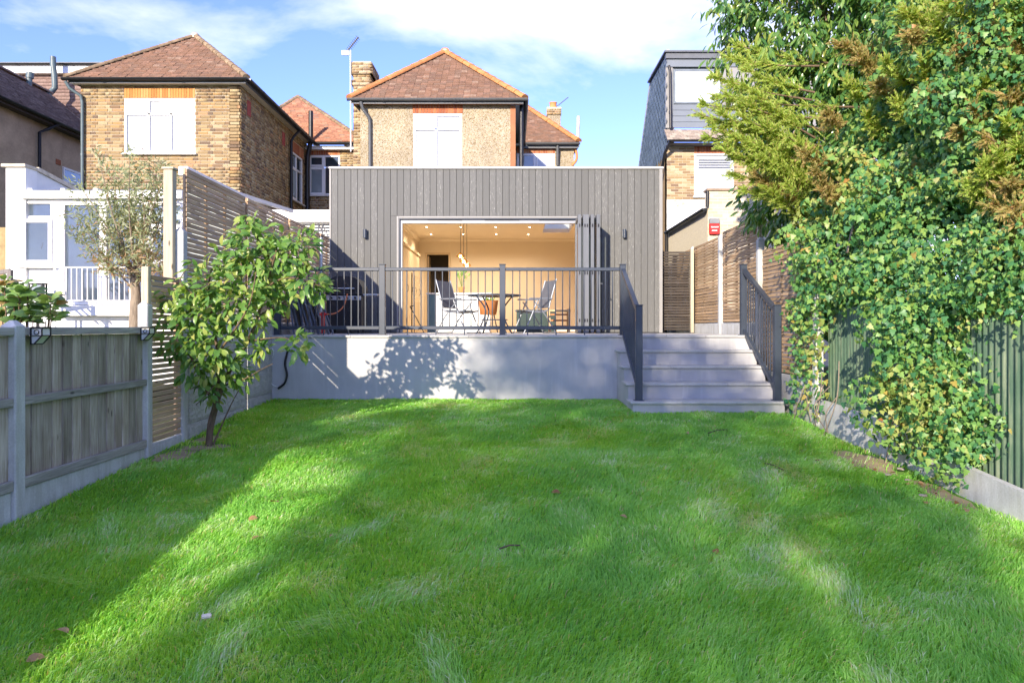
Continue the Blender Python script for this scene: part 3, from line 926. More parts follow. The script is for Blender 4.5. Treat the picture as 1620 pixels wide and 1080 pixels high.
m.box(EX0+.26, SKX0-.022, YF+.29, 20.65, 4.05, 4.15); m.box(SKX1+.022, EX1-.26, YF+.29, 20.65, 4.05, 4.15)
m.box(SKX0-.022, SKX1+.022, YF+.29, SKY0-.022, 4.05, 4.15); m.box(SKX0-.022, SKX1+.022, SKY1+.95, 20.65, 4.05, 4.15); m.build('flat_roof', M_lead, ex)
m = MB(); m.prism([(RX0+.001,YB,CZ),(RX0+.001,YB,CZ-.075),(RX0+.001,YB-.02,CZ-.07),(RX0+.001,YB-.06,CZ-.02),(RX0+.001,YB-.07,CZ)], (RX1-RX0-.002,0,0))
m.prism([(RX0,YF+.3,CZ),(RX0,YF+.3,CZ-.075),(RX0+.02,YF+.3,CZ-.07),(RX0+.06,YF+.3,CZ-.02),(RX0+.07,YF+.3,CZ)], (0,YB-YF-.38,0)); m.build('cornice', M_ceiling, ex)
m = MB(); m.bbox(DXA-.058, DXA-.001, YB-.02, YB+.1, DZ+.002, DTZ+.058, .004); m.bbox(DXB+.001, DXB+.058, YB-.02, YB+.1, DZ+.002, DTZ+.058, .004); m.bbox(DXA-.0005, DXB+.0005, YB-.019, YB+.1, DTZ+.002, DTZ+.057, .004); m.build('architrave', M_cab, ex)
m = MB(); m.box(DXA-.06, DXB+.6, YB+.9, YB+.95, DZ, CZ); m.box(DXA-.10, DXA-.06, YB+.121, YB+.9, DZ, CZ); m.box(DXB+.6, DXB+.64, YB+.121, YB+.9, DZ, CZ); m.box(DXA-.10,DXB+.64,YB+.121,YB+.95,CZ-.2,CZ-.15); m.build('hall_wall', pm('unlit_hall_tone', (.10,.085,.07), .8, .1, 3), ex)  # dark wall colour stands in for the unlit room beyond the doorway
m = MB(); m.bbox(DXA+.0, DXA+.04, YB+.13, YB+.62, DZ+.005, DTZ-.02, .004); m.build('inner_door', M_cab, ex)
# tall cupboard along the inside wall
t = thing('tall_cupboard', 'cream full height cupboard along the side wall indoors', 'cupboard', (-2.55, 18.2, DZ))
m = MB(); m.bbox(RX0+.002, RX0+.12, 16.7, 19.7, DZ+.002, 3.02, .005); m.build('carcass', M_cab, t)
m = MB(); m.bbox(RX0+.001, RX0+.16, 16.66, 19.74, 3.021, 3.09, .012); m.build('cornice', M_cab, t)
for k in range(4):
    m = MB(); m.bbox(RX0+.121, RX0+.14, 16.72+k*.74, 17.42+k*.74, DZ+.1, 2.98, .005); d = m.build('door', M_cab, t)
    m = MB(); m.tube([(RX0+.14,17.32+k*.74,1.95),(RX0+.17,17.32+k*.74,2.0),(RX0+.17,17.32+k*.74,2.1),(RX0+.14,17.32+k*.74,2.15)], .006, 6); m.build('handle', M_black, d)

# lit downlights and the pendant
def downlight(x, y, w):
    t = thing('downlight', 'small round lit downlight in the room ceiling', 'lamp', (x, y, CZ), 'ceiling downlights in the room')
    m = MB(); m.lathe([(.046,-.001),(.046,-.006),(.032,-.008),(.030,-.002)], (x,y,CZ), 16); m.build('bezel', M_copper, t)
    m = MB(); m.lathe([(.0,-.004),(.030,-.004)], (x,y,CZ), 16); m.build('bulb', emis('lit_lamp', (1.0,.80,.55), 14), t)
    ld = bpy.data.lights.new('downlight_lamp', 'SPOT'); ld.energy = w; ld.color = (1.0,.80,.55); ld.spot_size = R(150); ld.spot_blend = 1.0; ld.shadow_soft_size = .05
    lo = bpy.data.objects.new('lamp_light', ld); lo.location = (0,0,0)
    _attach(lo, t, Matrix.Translation((x, y, CZ-.02)))
LAMP_W = 27
for (px_d, yd) in ((675,18.0),(729,18.0),(784,18.0),(838,18.0),(682,19.4),(733,19.4),(785,19.4),(836,19.4)):
    downlight(P(px_d, 0, yd).x, yd, LAMP_W)
for yd in (16.2,):
    for xd in (-1.3, .3, 1.8): downlight(xd, yd, LAMP_W)
pd = thing('pendant_light', 'cluster of three amber glass pendants on thin cords', 'lamp', (-1.1, 15.6, CZ))
for (px, py) in ((728.5,405),(733.5,413),(738.5,419.5)):
    c = P(px, py, 15.6)
    m = MB(); m.tube([(c.x,15.6,c.z+.05),(c.x,15.6,CZ-.02)], .005, 6); m.build('cord', M_black, pd)
    m = MB(); m.lathe([(.012,.075),(.03,.065),(.05,.035),(.085,.015),(.095,-.005),(.088,-.02)], (c.x,15.6,c.z), 20); sh = m.build('glass_shade', M_amber, pd)
    m = MB(); m.lathe([(.0,-.035),(.022,-.025),(.03,-.005),(.022,.02),(.0,.03)], (c.x,15.6,c.z), 14); m.build('bulb', emis('lit_pendant_bulb', (1.0,.72,.36), 9), sh)
m = MB(); c0 = P(733.5,400,15.6); m.lathe([(.0,-.03),(.09,-.03),(.1,-.001)], (c0.x,15.6,CZ), 20); m.build('ceiling_rose', M_black, pd)

# kitchen island with plant
isl = thing('kitchen_island', 'white kitchen island with teal end panel inside the room', 'kitchen island', (-1.2, 16.3, DZ))
m = MB(); m.bbox(-1.70, -.48, 16.05, 16.9, DZ+.002, 1.84, .004); m.build('front_panel', M_islandw, isl)
m = MB(); m.bbox(-1.87, -1.702, 16.03, 16.9, DZ+.002, 1.84, .004); m.build('end_panel', M_teal, isl)
m = MB(); m.bbox(-1.90, -.45, 16.0, 16.93, 1.841, 1.875, .005); m.build('worktop', M_islandw, isl)
pp = thing('potted_plant', 'leafy houseplant in an orange pot on the island', 'potted plant', (-1.13, 16.3, 1.875))
m = MB(); m.lathe([(.0,0),(.055,0),(.075,.14),(.08,.145),(.07,.14),(.0,.125)], (-1.13,16.3,1.876), 18); m.build('pot', M_terra, pp)
M_house = leafmat('houseplant_leaf', [(0,(.16,.30,.07)),(1,(.28,.42,.14))])
for k in range(11):
    a = k*2.4; lean = .06+.13*random.random(); h = .16+.22*random.random()
    b = Vector((-1.13,16.3,2.0)); tip = b+Vector((lean*math.cos(a), lean*math.sin(a)*.7, h))
    m = MB(); m.tube([b, (b+tip)/2+Vector((0,0,.03)), tip], .004, 5); stem = m.build('stem', M_house, pp)
    d = (tip-b).normalized(); s = d.cross(Vector((0,1,0))).normalized()*.035
    m = MB(); m.add([tip-d*.02, tip+s+d*.035, tip+d*.11+Vector((0,0,-.02)), tip-s+d*.035, tip+d*.04+Vector((0,-.012,0))], [(0,1,4),(1,2,4),(2,3,4),(3,0,4)], True); m.build('leaf', M_house, stem)
# low dark green box and an orange pot on the room floor
t = thing('storage_box', 'dark green low storage chest standing indoors behind the chairs', 'chest', (.5, 16.0, DZ))
m = MB(); m.bbox(.10, .95, 15.8, 16.3, DZ+.002, 1.46, .01); m.build('body', pm('dark_green_box', (.02,.045,.04), .5, .15, 5), t)
m = MB(); m.bbox(.08, .97, 15.78, 16.32, 1.461, 1.50, .01); m.build('lid', pm('dark_green_box', (.02,.045,.04)), t)
t = thing('planter', 'orange planter on thin black legs behind the round table', 'planter', (-.45, 15.2, DZ))
m = MB(); m.lathe([(.0,0),(.17,0),(.21,.29),(.22,.30),(.2,.28),(.0,.26)], (-.50,15.3,DZ+.38), 22); m.build('pot', M_terra, t)
for k in range(3):
    m = MB(); m.tube([(-.50+.2*math.cos(k*2.1),15.3+.2*math.sin(k*2.1),DZ+.002),(-.50+.12*math.cos(k*2.1),15.3+.12*math.sin(k*2.1),DZ+.379)], .012, 6); m.build('leg', M_black, t)
for k in range(26):
    a = k*2.4; rr = .05+.15*random.random(); b = Vector((-.50,15.3,1.58)); tip = b+Vector((rr*math.cos(a), rr*math.sin(a), .08+.14*random.random()))
    d = (tip-b).normalized(); s = d.cross(Vector((.3,1,.2))).normalized()*.03
    m = MB(); m.add([b, b+(tip-b)*.5+s, tip, b+(tip-b)*.5-s], [(0,1,2,3)]); m.build('leaf', M_house, t)
# black branch-like floor ornament near the cupboard
t = thing('floor_ornament', 'slender black metal stand with curled wire rings near the doorway', 'ornament', (-2.0, 15.2, DZ))
m = MB(); m.tube([(-2.08,15.1,DZ),(-2.08,15.1,2.25)], .012, 8); m.tube([(-2.03,15.12,DZ),(-2.03,15.12,2.2)], .008, 8); m.build('pole', M_black, t)
m = MB()
m.tube([(-2.12,15.1,1.55),(-1.98,15.1,1.30),(-1.83,15.1,1.01)], .010, 6); m.tube([(-2.12,15.1,1.55),(-2.02,15.1,1.57)], .009, 6); m.build('brace', M_black, t)
for k in range(6):
    c = Vector((-1.97+.05*math.sin(k*2), 15.1, 1.70+k*.085)); rr = .06+.02*math.sin(k)
    m = MB(); m.tube([c+Vector((rr*math.cos(a), .02*math.sin(a*2), rr*math.sin(a))) for a in np.linspace(0,6.283,15)], .004, 5, False); m.build('ring', pm('straw_wire', (.5,.38,.2), .6), t)

# ------------------------------------------------------------------ terrace furniture
def garden_chair(cx, cy, rz, label):
    t = thing('garden_chair', label, 'chair', (cx, cy, DZ), 'grey folding armchairs at the round table')
    Mx = Matrix.Translation((cx, cy, DZ)) @ Matrix.Rotation(rz, 4, 'Z')     # faces local +x
    for sy in (-.27, .27):
        q = MB(Mx); q.tube(spline([(-.36,sy,1.02),(-.24,sy,.62),(-.18,sy,.44),(.0,sy,.40),(.26,sy,.43)]), .014, 8); q.build('side_tube', M_tubegrey, t)
        q = MB(Mx); q.tube(spline([(.30,sy*1.05,.0),(.16,sy*1.05,.30),(.02,sy*1.05,.64)],4), .013, 8); q.build('leg', M_tubegrey, t)
        q = MB(Mx); q.tube(spline([(-.34,sy*1.08,.0),(-.16,sy*1.08,.30),(.10,sy*1.08,.60)],4), .013, 8); q.build('leg', M_tubegrey, t)
        q = MB(Mx); q.bbox(-.26, .20, sy*1.12-.026, sy*1.12+.026, .635, .66, .008); q.build('armrest', M_tubegrey, t)
    prof = [(-.35,1.0),(-.29,.82),(-.235,.64),(-.19,.48)]
    q = MB(Mx); V = []; 
    for (x, z) in prof: V += [(x,-.255,z),(x,.255,z)]
    q.add(V, [(2*i,2*i+1,2*i+3,2*i+2) for i in range(3)], True); V2 = [(v[0]-.006,v[1],v[2]-.002) for v in V]
    q.add(V2, [(2*i+2,2*i+3,2*i+1,2*i) for i in range(3)], True); q.build('backrest', M_sling, t)
    prof = [(-.17,.445),(-.05,.405),(.1,.405),(.25,.43)]
    q = MB(Mx); V = []
    for (x, z) in prof: V += [(x,-.255,z),(x,.255,z)]
    q.add(V, [(2*i,2*i+1,2*i+3,2*i+2) for i in range(3)], True); V2 = [(v[0],v[1],v[2]-.007) for v in V]
    q.add(V2, [(2*i+2,2*i+3,2*i+1,2*i) for i in range(3)], True); q.build('seat', M_sling, t)
    for (x, z) in ((.30,.02),(-.34,.02),(.0,.395)):
        q = MB(Mx); q.tube([(x,-.285,z),(x,.285,z)], .011, 8); q.build('stretcher', M_tubegrey, t)
    return t
YT = 13.6
garden_chair(P(728,0,YT).x-.02, YT+.15, R(-25), 'grey folding armchair turned towards table, in front of the island')
garden_chair(P(842,0,YT).x+.02, YT+.05, R(200), 'grey folding armchair with tall dark back beside the green chest')
tb = thing('round_table', 'round smoked glass garden table with dark curved legs', 'table', (-.32, YT, DZ))
TX = -.33
m = MB(); m.lathe([(.0,.722),(.47,.722),(.475,.715),(.47,.708),(.0,.708)], (TX,YT,DZ), 40); m.build('table_top', M_tableglass, tb)
m = MB(); m.tube([(TX+.485*math.cos(a),YT+.485*math.sin(a),DZ+.712) for a in np.linspace(0,2*math.pi,41)], .016, 8, False); m.build('rim', M_anth, tb)
for k in range(4):
    a = R(35)+k*math.pi/2; c, s = math.cos(a), math.sin(a)
    m = MB(); m.tube(spline([(TX+.40*c,YT+.40*s,DZ+.0),(TX+.26*c,YT+.26*s,DZ+.22),(TX+.20*c,YT+.20*s,DZ+.45),(TX+.40*c,YT+.40*s,DZ+.70)]), .014, 8); m.build('leg', M_anth, tb)
m = MB(); m.tube([(TX+.24*math.cos(a),YT+.24*math.sin(a),DZ+.26) for a in np.linspace(0,2*math.pi,25)], .010, 6, False); m.build('leg_ring', M_anth, tb)
# pale wooden high chair just inside
wc = thing('wooden_chair', 'pale wooden ladder chair inside beside the folded doors', 'chair', (1.1, 15.0, DZ))
wx = P(885,0,14.98).x
for (xa, ya, zt) in ((wx-.19,15.16,1.74),(wx-.19,14.86,1.76),(wx+.19,14.86,1.50),(wx+.19,15.16,1.50)):
    m = MB(); m.bar((xa,ya,DZ+.001),(xa-(.06 if zt > 1.6 else 0),ya,zt),.045,.045,(0,1,0)); m.build('leg', M_pine, wc)
m = MB(); m.bbox(wx-.21, wx+.22, 14.84, 15.18, 1.44, 1.475, .006); m.build('seat', M_pine, wc)
for z in (1.12, 1.24, 1.36):
    m = MB(); m.bbox(wx-.2, wx+.2, 14.865, 14.89, z, z+.035, .004); m.build('rung', pm('orange_wood', (.42,.17,.06), .5, .2, 5), wc)
for z in (1.55, 1.66):
    m = MB(); m.bbox(wx-.25, wx-.225, 14.89, 15.13, z, z+.06, .004); m.build('back_slat', M_pine, wc)

# barbecue under a cover, stacked folded chairs, pole and red tap at the terrace corner
bq = thing('barbecue', 'black kettle style barbecue trolley in the shaded terrace corner', 'barbecue', (-3.1, 13.6, DZ))
bx0, bx1 = -3.42, -2.78
m = MB(); m.bbox(bx0, bx1, 13.4, 13.9, DZ+.12, DZ+.70, .012); m.build('cabinet', M_bbq, bq)
m = MB(); prof = [(bx0-.02,DZ+.72),(bx1+.02,DZ+.72),(bx1+.02,DZ+.86),(bx1-.06,DZ+1.0),(bx1-.18,DZ+1.06),(bx0+.18,DZ+1.06),(bx0+.06,DZ+1.0),(bx0-.02,DZ+.86)]
m.prism([(x,13.38,z) for (x,z) in prof], (0,.54,0)); m.build('hood', M_bbq, bq)
m = MB(); m.tube([(bx0+.12,13.36,DZ+.83),(bx0+.12,13.31,DZ+.83),(bx1-.12,13.31,DZ+.83),(bx1-.12,13.36,DZ+.83)], .014, 8); m.build('hood_handle', M_steel, bq)
m = MB(); m.bbox(bx1+.025, bx1+.30, 13.42, 13.86, DZ+.70, DZ+.735, .008); m.build('side_shelf', M_steel, bq)
m = MB(); m.bbox(bx0, bx1, 13.385, 13.398, DZ+.62, DZ+.70, .003); m.build('control_panel', M_steel, bq)
for k in range(4):
    m = MB(); xx = bx0+.1+k*.145; m.tube([(xx,13.382,DZ+.66),(xx,13.35,DZ+.66)], .02, 10); m.build('knob', M_black, bq)
for (xx, yy) in ((bx0+.05,13.45),(bx1-.05,13.45),(bx0+.05,13.85),(bx1-.05,13.85)):
    m = MB(); m.tube([(xx-.015,yy,DZ+.05),(xx+.015,yy,DZ+.05)], .045, 12); m.bar((xx,yy,DZ+.06),(xx,yy,DZ+.125),.03,.03); m.build('wheel', M_black, bq)
fl_lab = ['grey folded garden chair leaning nearest the slatted fence', 'grey folded garden chair second from the slatted fence in the leaning row', 'grey folded garden chair third from the fence in the leaning row', 'grey folded garden chair leaning next to the steel pole']
for k in range(4):
    xx = -3.50+k*.135; yy = 11.75+.05*(k % 2)
    t = thing('folded_chair', fl_lab[k], 'folded chair', (xx, yy, DZ), 'folded garden chairs leaning in the terrace corner')
    ln = .06+.02*k
    for (o1, o2) in ((-.03,-.22),(.03,.22),(-.055,.24),(.05,-.2)):
        m = MB(); m.tube([(xx+o1+ln, yy+o2*.8, DZ+.01),(xx+o1*.6, yy+o2*.8, DZ+.38),(xx+o1-ln, yy+o2*.8, DZ+.70+.05*random.random())], .016, 8); m.build('frame_tube', M_tubeblue, t)
    m = MB(); m.add([(xx+ln*.7,yy-.17,DZ+.12),(xx+ln*.7,yy+.17,DZ+.12),(xx-ln*.9,yy+.17,DZ+.66),(xx-ln*.9,yy-.17,DZ+.66)], [(0,1,2,3)])
    m.prism([(xx+ln*.7+.004,yy-.17,DZ+.12),(xx+ln*.7+.004,yy+.17,DZ+.12),(xx-ln*.9+.004,yy+.17,DZ+.66),(xx-ln*.9+.004,yy-.17,DZ+.66)], (.006,0,.002)); m.build('sling', M_sling, t)
    m = MB(); m.bar((xx+ln*.4,yy-.2,DZ+.42),(xx+ln*.4-.04,yy-.2,DZ+.62),.03,.02); m.build('armrest', M_tubeblue, t)
px_ = P(508,0,11.5).x
t = thing('steel_pole', 'galvanised steel pole standing at terrace corner by folded chairs', 'pole', (px_, 11.5, DZ))
m = MB(); m.tube([(px_,11.5,DZ),(px_,11.5,2.54)], .027, 14); m.build('shaft', M_steel, t)
m = MB(); m.tube([(px_,11.5,2.541),(px_,11.5,2.56)], .031, 14); m.build('end_cap', M_black, t)
t = thing('hose_tap', 'red plastic hose fitting with orange hose beside the steel pole', 'hose', (px_+.03, 11.42, 1.1))
c = P(511,500,11.42)
m = MB(); m.tube([(c.x,11.42,DZ+.02),(c.x,11.42,c.z-.02),(c.x,11.42,c.z+.06)], [.03,.028,.035], 12); m.tube([(c.x-.05,11.42,c.z+.03),(c.x+.06,11.42,c.z+.03)], .018, 10); m.build('fitting', M_red, t)
m = MB(); m.tube(spline([(c.x+.06,11.42,c.z+.03),(c.x+.18,11.5,c.z+.05),(c.x+.28,11.6,c.z+.16),(c.x+.32,11.7,c.z+.36)]), .010, 7); m.build('hose', pm('orange_hose', (.55,.16,.06), .5), t)

# ------------------------------------------------------------------ house building blocks
def FR(o, deg=0):
    """wall frame: x along the wall, y inwards, z up"""
    return Matrix.Translation(o) @ Matrix.Rotation(R(deg), 4, 'Z')
def cells(w, h, openings):
    us = sorted({0, w} | {min(max(q, 0), w) for o in openings for q in o[:2]})
    vs = sorted({0, h} | {min(max(q, 0), h) for o in openings for q in o[2:4]})
    for i in range(len(us)-1):
        for j in range(len(vs)-1):
            cu, cv = (us[i]+us[i+1])/2, (vs[j]+vs[j+1])/2
            if not any(o[0] < cu < o[1] and o[2] < cv < o[3] for o in openings):
                yield us[i], us[i+1], vs[j], vs[j+1]
def plain_wall(parent, M, w, h, openings, mat, th=.25, name='wall'):
    m = MB(M)
    for (a, b, c, d) in cells(w, h, openings): m.box(a, b, 0, th, c, d)
    return m.build(name, mat, parent)
_ub = MB(); _ub.add([(0,-.012,0),(1,-.012,0),(1,-.012,1),(0,-.012,1),(0,.002,0),(1,.002,0),(1,.002,1),(0,.002,1)], [(0,1,2,3),(0,4,5,1),(1,5,6,2),(2,6,7,3),(3,7,4,0)])
unit_brick = {}
def brick_wall(parent, M, w, h, openings, mat, ind=None, course=.075, blen=.225, mortar=None, th=.25, flemish=True, extra_skip=(), shallow=0.0):
    """mortar body with each brick standing proud of it; ind = region whose bricks are separate objects"""
    wall = plain_wall(parent, M, w, h, openings, mortar or M_mortar, th)
    if mat.name not in unit_brick: unit_brick[mat.name] = _ub.mesh('brick', mat)
    skip = list(openings)+list(extra_skip)
    V = []; T = []; count = 0
    nc = int(h/course)
    for j in range(nc):
        v0 = j*course+.007; v1 = v0+course-.014
        u = -blen/2 if j % 2 else 0.0; k = j
        if flemish: u = -.0563 if j % 2 else 0.0; k = 0 if j % 2 == 0 else 1
        while u < w:
            L = blen if (not flemish or k % 2 == 0) else blen/2
            segs = [(max(u+.005, .0), min(u+L-.005, w))]
            for o in skip:
                if o[2]-.002 < (v0+v1)/2 < o[3]+.002:
                    ns = []
                    for (a, b) in segs:
                        if b <= o[0] or a >= o[1]: ns.append((a, b))
                        else:
                            if a < o[0]: ns.append((a, o[0]))
                            if b > o[1]: ns.append((o[1], b))
                    segs = ns
            for (a, b) in segs:
                if b-a < .03: continue
                e = random.uniform(-.0025, .0025)+shallow
                if ind and count < 300 and ind[0] <= a and b <= ind[1] and ind[2] <= v0 and v1 <= ind[3]:
                    link('brick', unit_brick[mat.name], wall, M @ Matrix.Translation((a, e, v0)) @ Matrix.Diagonal((b-a, 1, v1-v0, 1)))
                    count += 1
                else:
                    y = -.012+e; n = len(V)
                    V += [(a,y,v0),(b,y,v0),(b,y,v1),(a,y,v1),(a,.002,v0),(b,.002,v0),(b,.002,v1),(a,.002,v1)]
                    T += [(n,n+1,n+2,n+3),(n,n+4,n+5,n+1),(n+1,n+5,n+6,n+2),(n+2,n+6,n+7,n+3),(n+3,n+7,n+4,n)]
            u += L; k += 1
    if V:
        V = np.array(V); Mn = np.array(M)
        V = V @ Mn[:3,:3].T + Mn[:3,3]
        o = link('brickwork', npmesh('brickwork', V, np.array(T), mat), wall); o['kind'] = 'stuff'
    return wall
def soldier(parent, M, u0, u1, v0, v1, mat=None, n=None):
    """row of upright bricks over an opening"""
    mat = mat or M_red_brick
    me = unit_brick.setdefault(mat.name, None) or _ub.mesh('brick', mat); unit_brick[mat.name] = me
    q = MB(M); q.box(u0, u1, -.004, .001, v0, v1); base = q.build('brick_arch', M_mortar_red, parent)
    n = n or int((u1-u0)/.075); p = (u1-u0)/n
    for k in range(n):
        link('brick', me, base, M @ Matrix.Translation((u0+k*p+.004, -.006, v0+.004)) @ Matrix.Diagonal((p-.008, 1, v1-v0-.008, 1)))
def window(parent, M, u0, u1, v0, v1, lights, mat=None, pane=None, rec=.05, sill=True, fw=.055, label=None):
    """lights: (a,b,c,d,opens,pane) as fractions of the window"""
    mat = mat or M_upvc
    w, h = u1-u0, v1-v0
    q = MB(M)
    q.bbox(u0, u0+fw, rec-.06, rec+.04, v0, v1, .004); q.bbox(u1-fw, u1, rec-.06, rec+.04, v0, v1, .004)
    q.bbox(u0+fw+.0003, u1-fw-.0003, rec-.0595, rec+.04, v1-fw, v1-.0003, .004); q.bbox(u0+fw+.0003, u1-fw-.0003, rec-.0595, rec+.04, v0+.0003, v0+fw, .004)
    xs = sorted({round(l[0],3) for l in lights} | {round(l[1],3) for l in lights})
    for l in lights:
        a, b, c, d = u0+l[0]*w, u0+l[1]*w, v0+l[2]*h, v0+l[3]*h
        if l[0] > .01: q.bbox(a-.024, a+.024, rec-.058, rec+.038, c+.0+.026, d-.026, .004)
        if l[2] > .01: q.bbox(a+.026, b-.026, rec-.057, rec+.039, c-.024, c+.024, .004)
    if sill: q.bbox(u0-.04, u1+.04, rec-.14, rec-.061, v0-.04, v0+.006, .006)
    f = q.build('window', mat, parent)
    if label: f['label'] = label
    for l in lights:
        a, b, c, d = u0+l[0]*w+.03, u0+l[1]*w-.03, v0+l[2]*h+.03, v0+l[3]*h-.03
        pn = l[5] if len(l) > 5 else pane
        e = .02
        if l[4]:
            e = .055; q = MB(M)
            y0, y1 = rec-.085, rec-.0615
            q.bbox(a-.012, a+.045, y0, y1, c-.012, d+.012, .006); q.bbox(b-.045, b+.012, y0, y1, c-.012, d+.012, .006)
            q.bbox(a+.0455, b-.0455, y0, y1, d-.045, d+.012, .006); q.bbox(a+.0455, b-.0455, y0, y1, c-.012, c+.045, .006)
            q.build('casement', mat, f)
            a += .04; b -= .04; c += .04; d -= .04
        q = MB(M); yy = rec-.07 if l[4] else rec-.02
        q.box(a-.008, b+.008, yy, yy+.012, c-.008, d+.008); q.build('pane', pn or M_glass_dark, f)
    return f
def downpipe(parent, pts, r=.034, mat=None, name='downpipe'):
    m = MB(); m.tube(pts, r, 10)
    for i in range(len(pts)-1):
        a, b = Vector(pts[i]), Vector(pts[i+1])
        L = (b-a).length
        if L > 1.2:
            for k in range(1, int(L/1.2)+1):
                c = a+(b-a)*(k*1.2/L); d = (b-a).normalized()*.03; m.tube([c-d, c+d], r*1.22, 10)
    return m.build(name, mat or M_black, parent)
def gutter(parent, p0, p1, mat=None, r=.06):
    """half-round gutter with union brackets"""
    p0 = Vector(p0); p1 = Vector(p1); d = (p1-p0).normalized(); s = d.cross(Vector((0,0,1))).normalized()
    m = MB(); L = (p1-p0).length
    def ring(c, rr):
        return [c+s*rr*math.cos(a)+Vector((0,0,rr*math.sin(a))) for a in np.linspace(math.pi, 2*math.pi, 9)]
    a, b = ring(p0, r), ring(p1, r)
    m.add(a+b, [(i, i+1, 9+i+1, 9+i) for i in range(8)], True)
    m.add(ring(p0, r-.006)+ring(p1, r-.006), [(9+i, 9+i+1, i+1, i) for i in range(8)], True)
    m.add(a, [tuple(range(9))]); m.add(b, [tuple(range(9))[::-1]])
    k = .9
    while k < L:
        a, b = ring(p0+d*(k-.03), r+.007), ring(p0+d*(k+.03), r+.007)
        m.add(a+b, [(i, i+1, 9+i+1, 9+i) for i in range(8)], True); k += 1.8
    return m.build('gutter', mat or M_black, parent)
def tile_plane(parent, O, U, V, poly, mat, tw=.165, ga=.115, name='roof_slope', under=None, jit=1.0):
    """plain tiles laid in overlapping courses over a convex polygon (u along the eave, v up the slope)"""
    O = Vector(O); U = Vector(U).normalized(); V = Vector(V).normalized(); N = U.cross(V)
    if N.z < 0: N = -N
    q = MB()
    q.prism([O+U*a+V*b-N*.05 for (a, b) in poly], N*.042)
    base = q.build(name, under or M_lead, parent)
    vmax = max(p[1] for p in poly); vmin = min(p[1] for p in poly)
    X = []; T = []
    k = 0; v = vmin
    while v < vmax:
        vm = v+ga*.5
        us = []
        for i in range(len(poly)):
            (a0, b0), (a1, b1) = poly[i], poly[(i+1) % len(poly)]
            if (b0-vm)*(b1-vm) <= 0 and abs(b1-b0) > 1e-6: us.append(a0+(a1-a0)*(vm-b0)/(b1-b0))
        if len(us) >= 2:
            lo, hi = min(us), max(us)
            u = lo-(tw/2 if k % 2 else 0)
            while u < hi:
                a, b = max(u+.002, lo), min(u+tw-.002, hi)
                if b-a > .02:
                    t = .032*(1+.3*jit*random.uniform(-1,1)); dv = jit*random.uniform(-.006,.006); n = len(X)
                    f0, f1 = v+dv-.012, v+ga+.03
                    for (uu, vv, hh) in ((a,f0,-.004),(b,f0,-.004),(b,f0,t),(a,f0,t),(b,f1,.002),(a,f1,.002)):
                        X.append(tuple(O+U*uu+V*vv+N*hh))
                    T += [(n,n+1,n+2,n+3),(n+3,n+2,n+4,n+5)]
                u += tw
        v += ga; k += 1
    o = link('roof_tiles', npmesh('roof_tiles', np.array(X), np.array(T), mat), base); o['kind'] = 'stuff'
    return base
def hip_tiles(parent, p0, p1, mat, L=.33, r=.11, proud=.03, name='hip_tile'):
    """half-round tiles lapped up a hip from p0 (low) to p1 (high)"""
    p0 = Vector(p0); p1 = Vector(p1); d = (p1-p0).normalized(); s = d.cross(Vector((0,0,1))).normalized(); u = s.cross(d)
    n = max(1, int((p1-p0).length/L)); L = (p1-p0).length/n
    q = MB(); A = []
    for (y, rr) in ((-.015, r*1.06), (L+.01, r*.92)):
        A += [(rr*math.cos(a), y, rr*.72*math.sin(a)) for a in np.linspace(-.25, math.pi+.25, 11)]
    q.add(A, [(i+1, i, 11+i, 11+i+1) for i in range(10)], True); q.add([A[i] for i in range(11)], [tuple(range(11))])
    me = q.mesh('hip_tile', mat)
    for k in range(n):
        c = p0+d*(k*L)+u*(proud*.3)+s*random.uniform(-.006,.006)
        mw = Matrix(((s.x,d.x,u.x,c.x),(s.y,d.y,u.y,c.y),(s.z,d.z,u.z,c.z),(0,0,0,1)))
        link(name, me, parent, mw)
def hip_roof(parent, x0, x1, y0, y1, ez, rise, mat, hipmat, hipL=.33, hipr=.11, sides=('front','left','right')):
    """ridge runs in y; hipped towards the camera"""
    xc = (x0+x1)/2; half = (x1-x0)/2; run = half
    A = Vector((xc, y0+run, ez+rise))
    sl = math.hypot(run, rise)
    tile_plane(parent, (x0,y0,ez), (1,0,0), (0,run,rise), [(0,0),(x1-x0,0),(half,sl)], mat)
    L = y1-y0
    if 'right' in sides: tile_plane(parent, (x1,y0,ez), (0,1,0), (-run,0,rise), [(0,0),(L,0),(L,sl),(run,sl)], mat)
    if 'left' in sides: tile_plane(parent, (x0,y0,ez), (0,1,0), (run,0,rise), [(0,0),(L,0),(L,sl),(run,sl)], mat)
    hip_tiles(parent, (x0,y0,ez+.02), A+Vector((0,0,.02)), hipmat, hipL, hipr)
    hip_tiles(parent, (x1,y0,ez+.02), A+Vector((0,0,.02)), hipmat, hipL, hipr)
    hip_tiles(parent, A+Vector((0,-.05,.03)), Vector((xc,y1,ez+rise+.03)), hipmat, .4, hipr, name='ridge_tile')
    m = MB(); m.lathe([(.10,-.08),(.10,.0),(.07,.05),(.0,.065)], A+Vector((0,-.03,.03)), 12); m.build('ridge_mortar', M_mortar, parent)
    return A

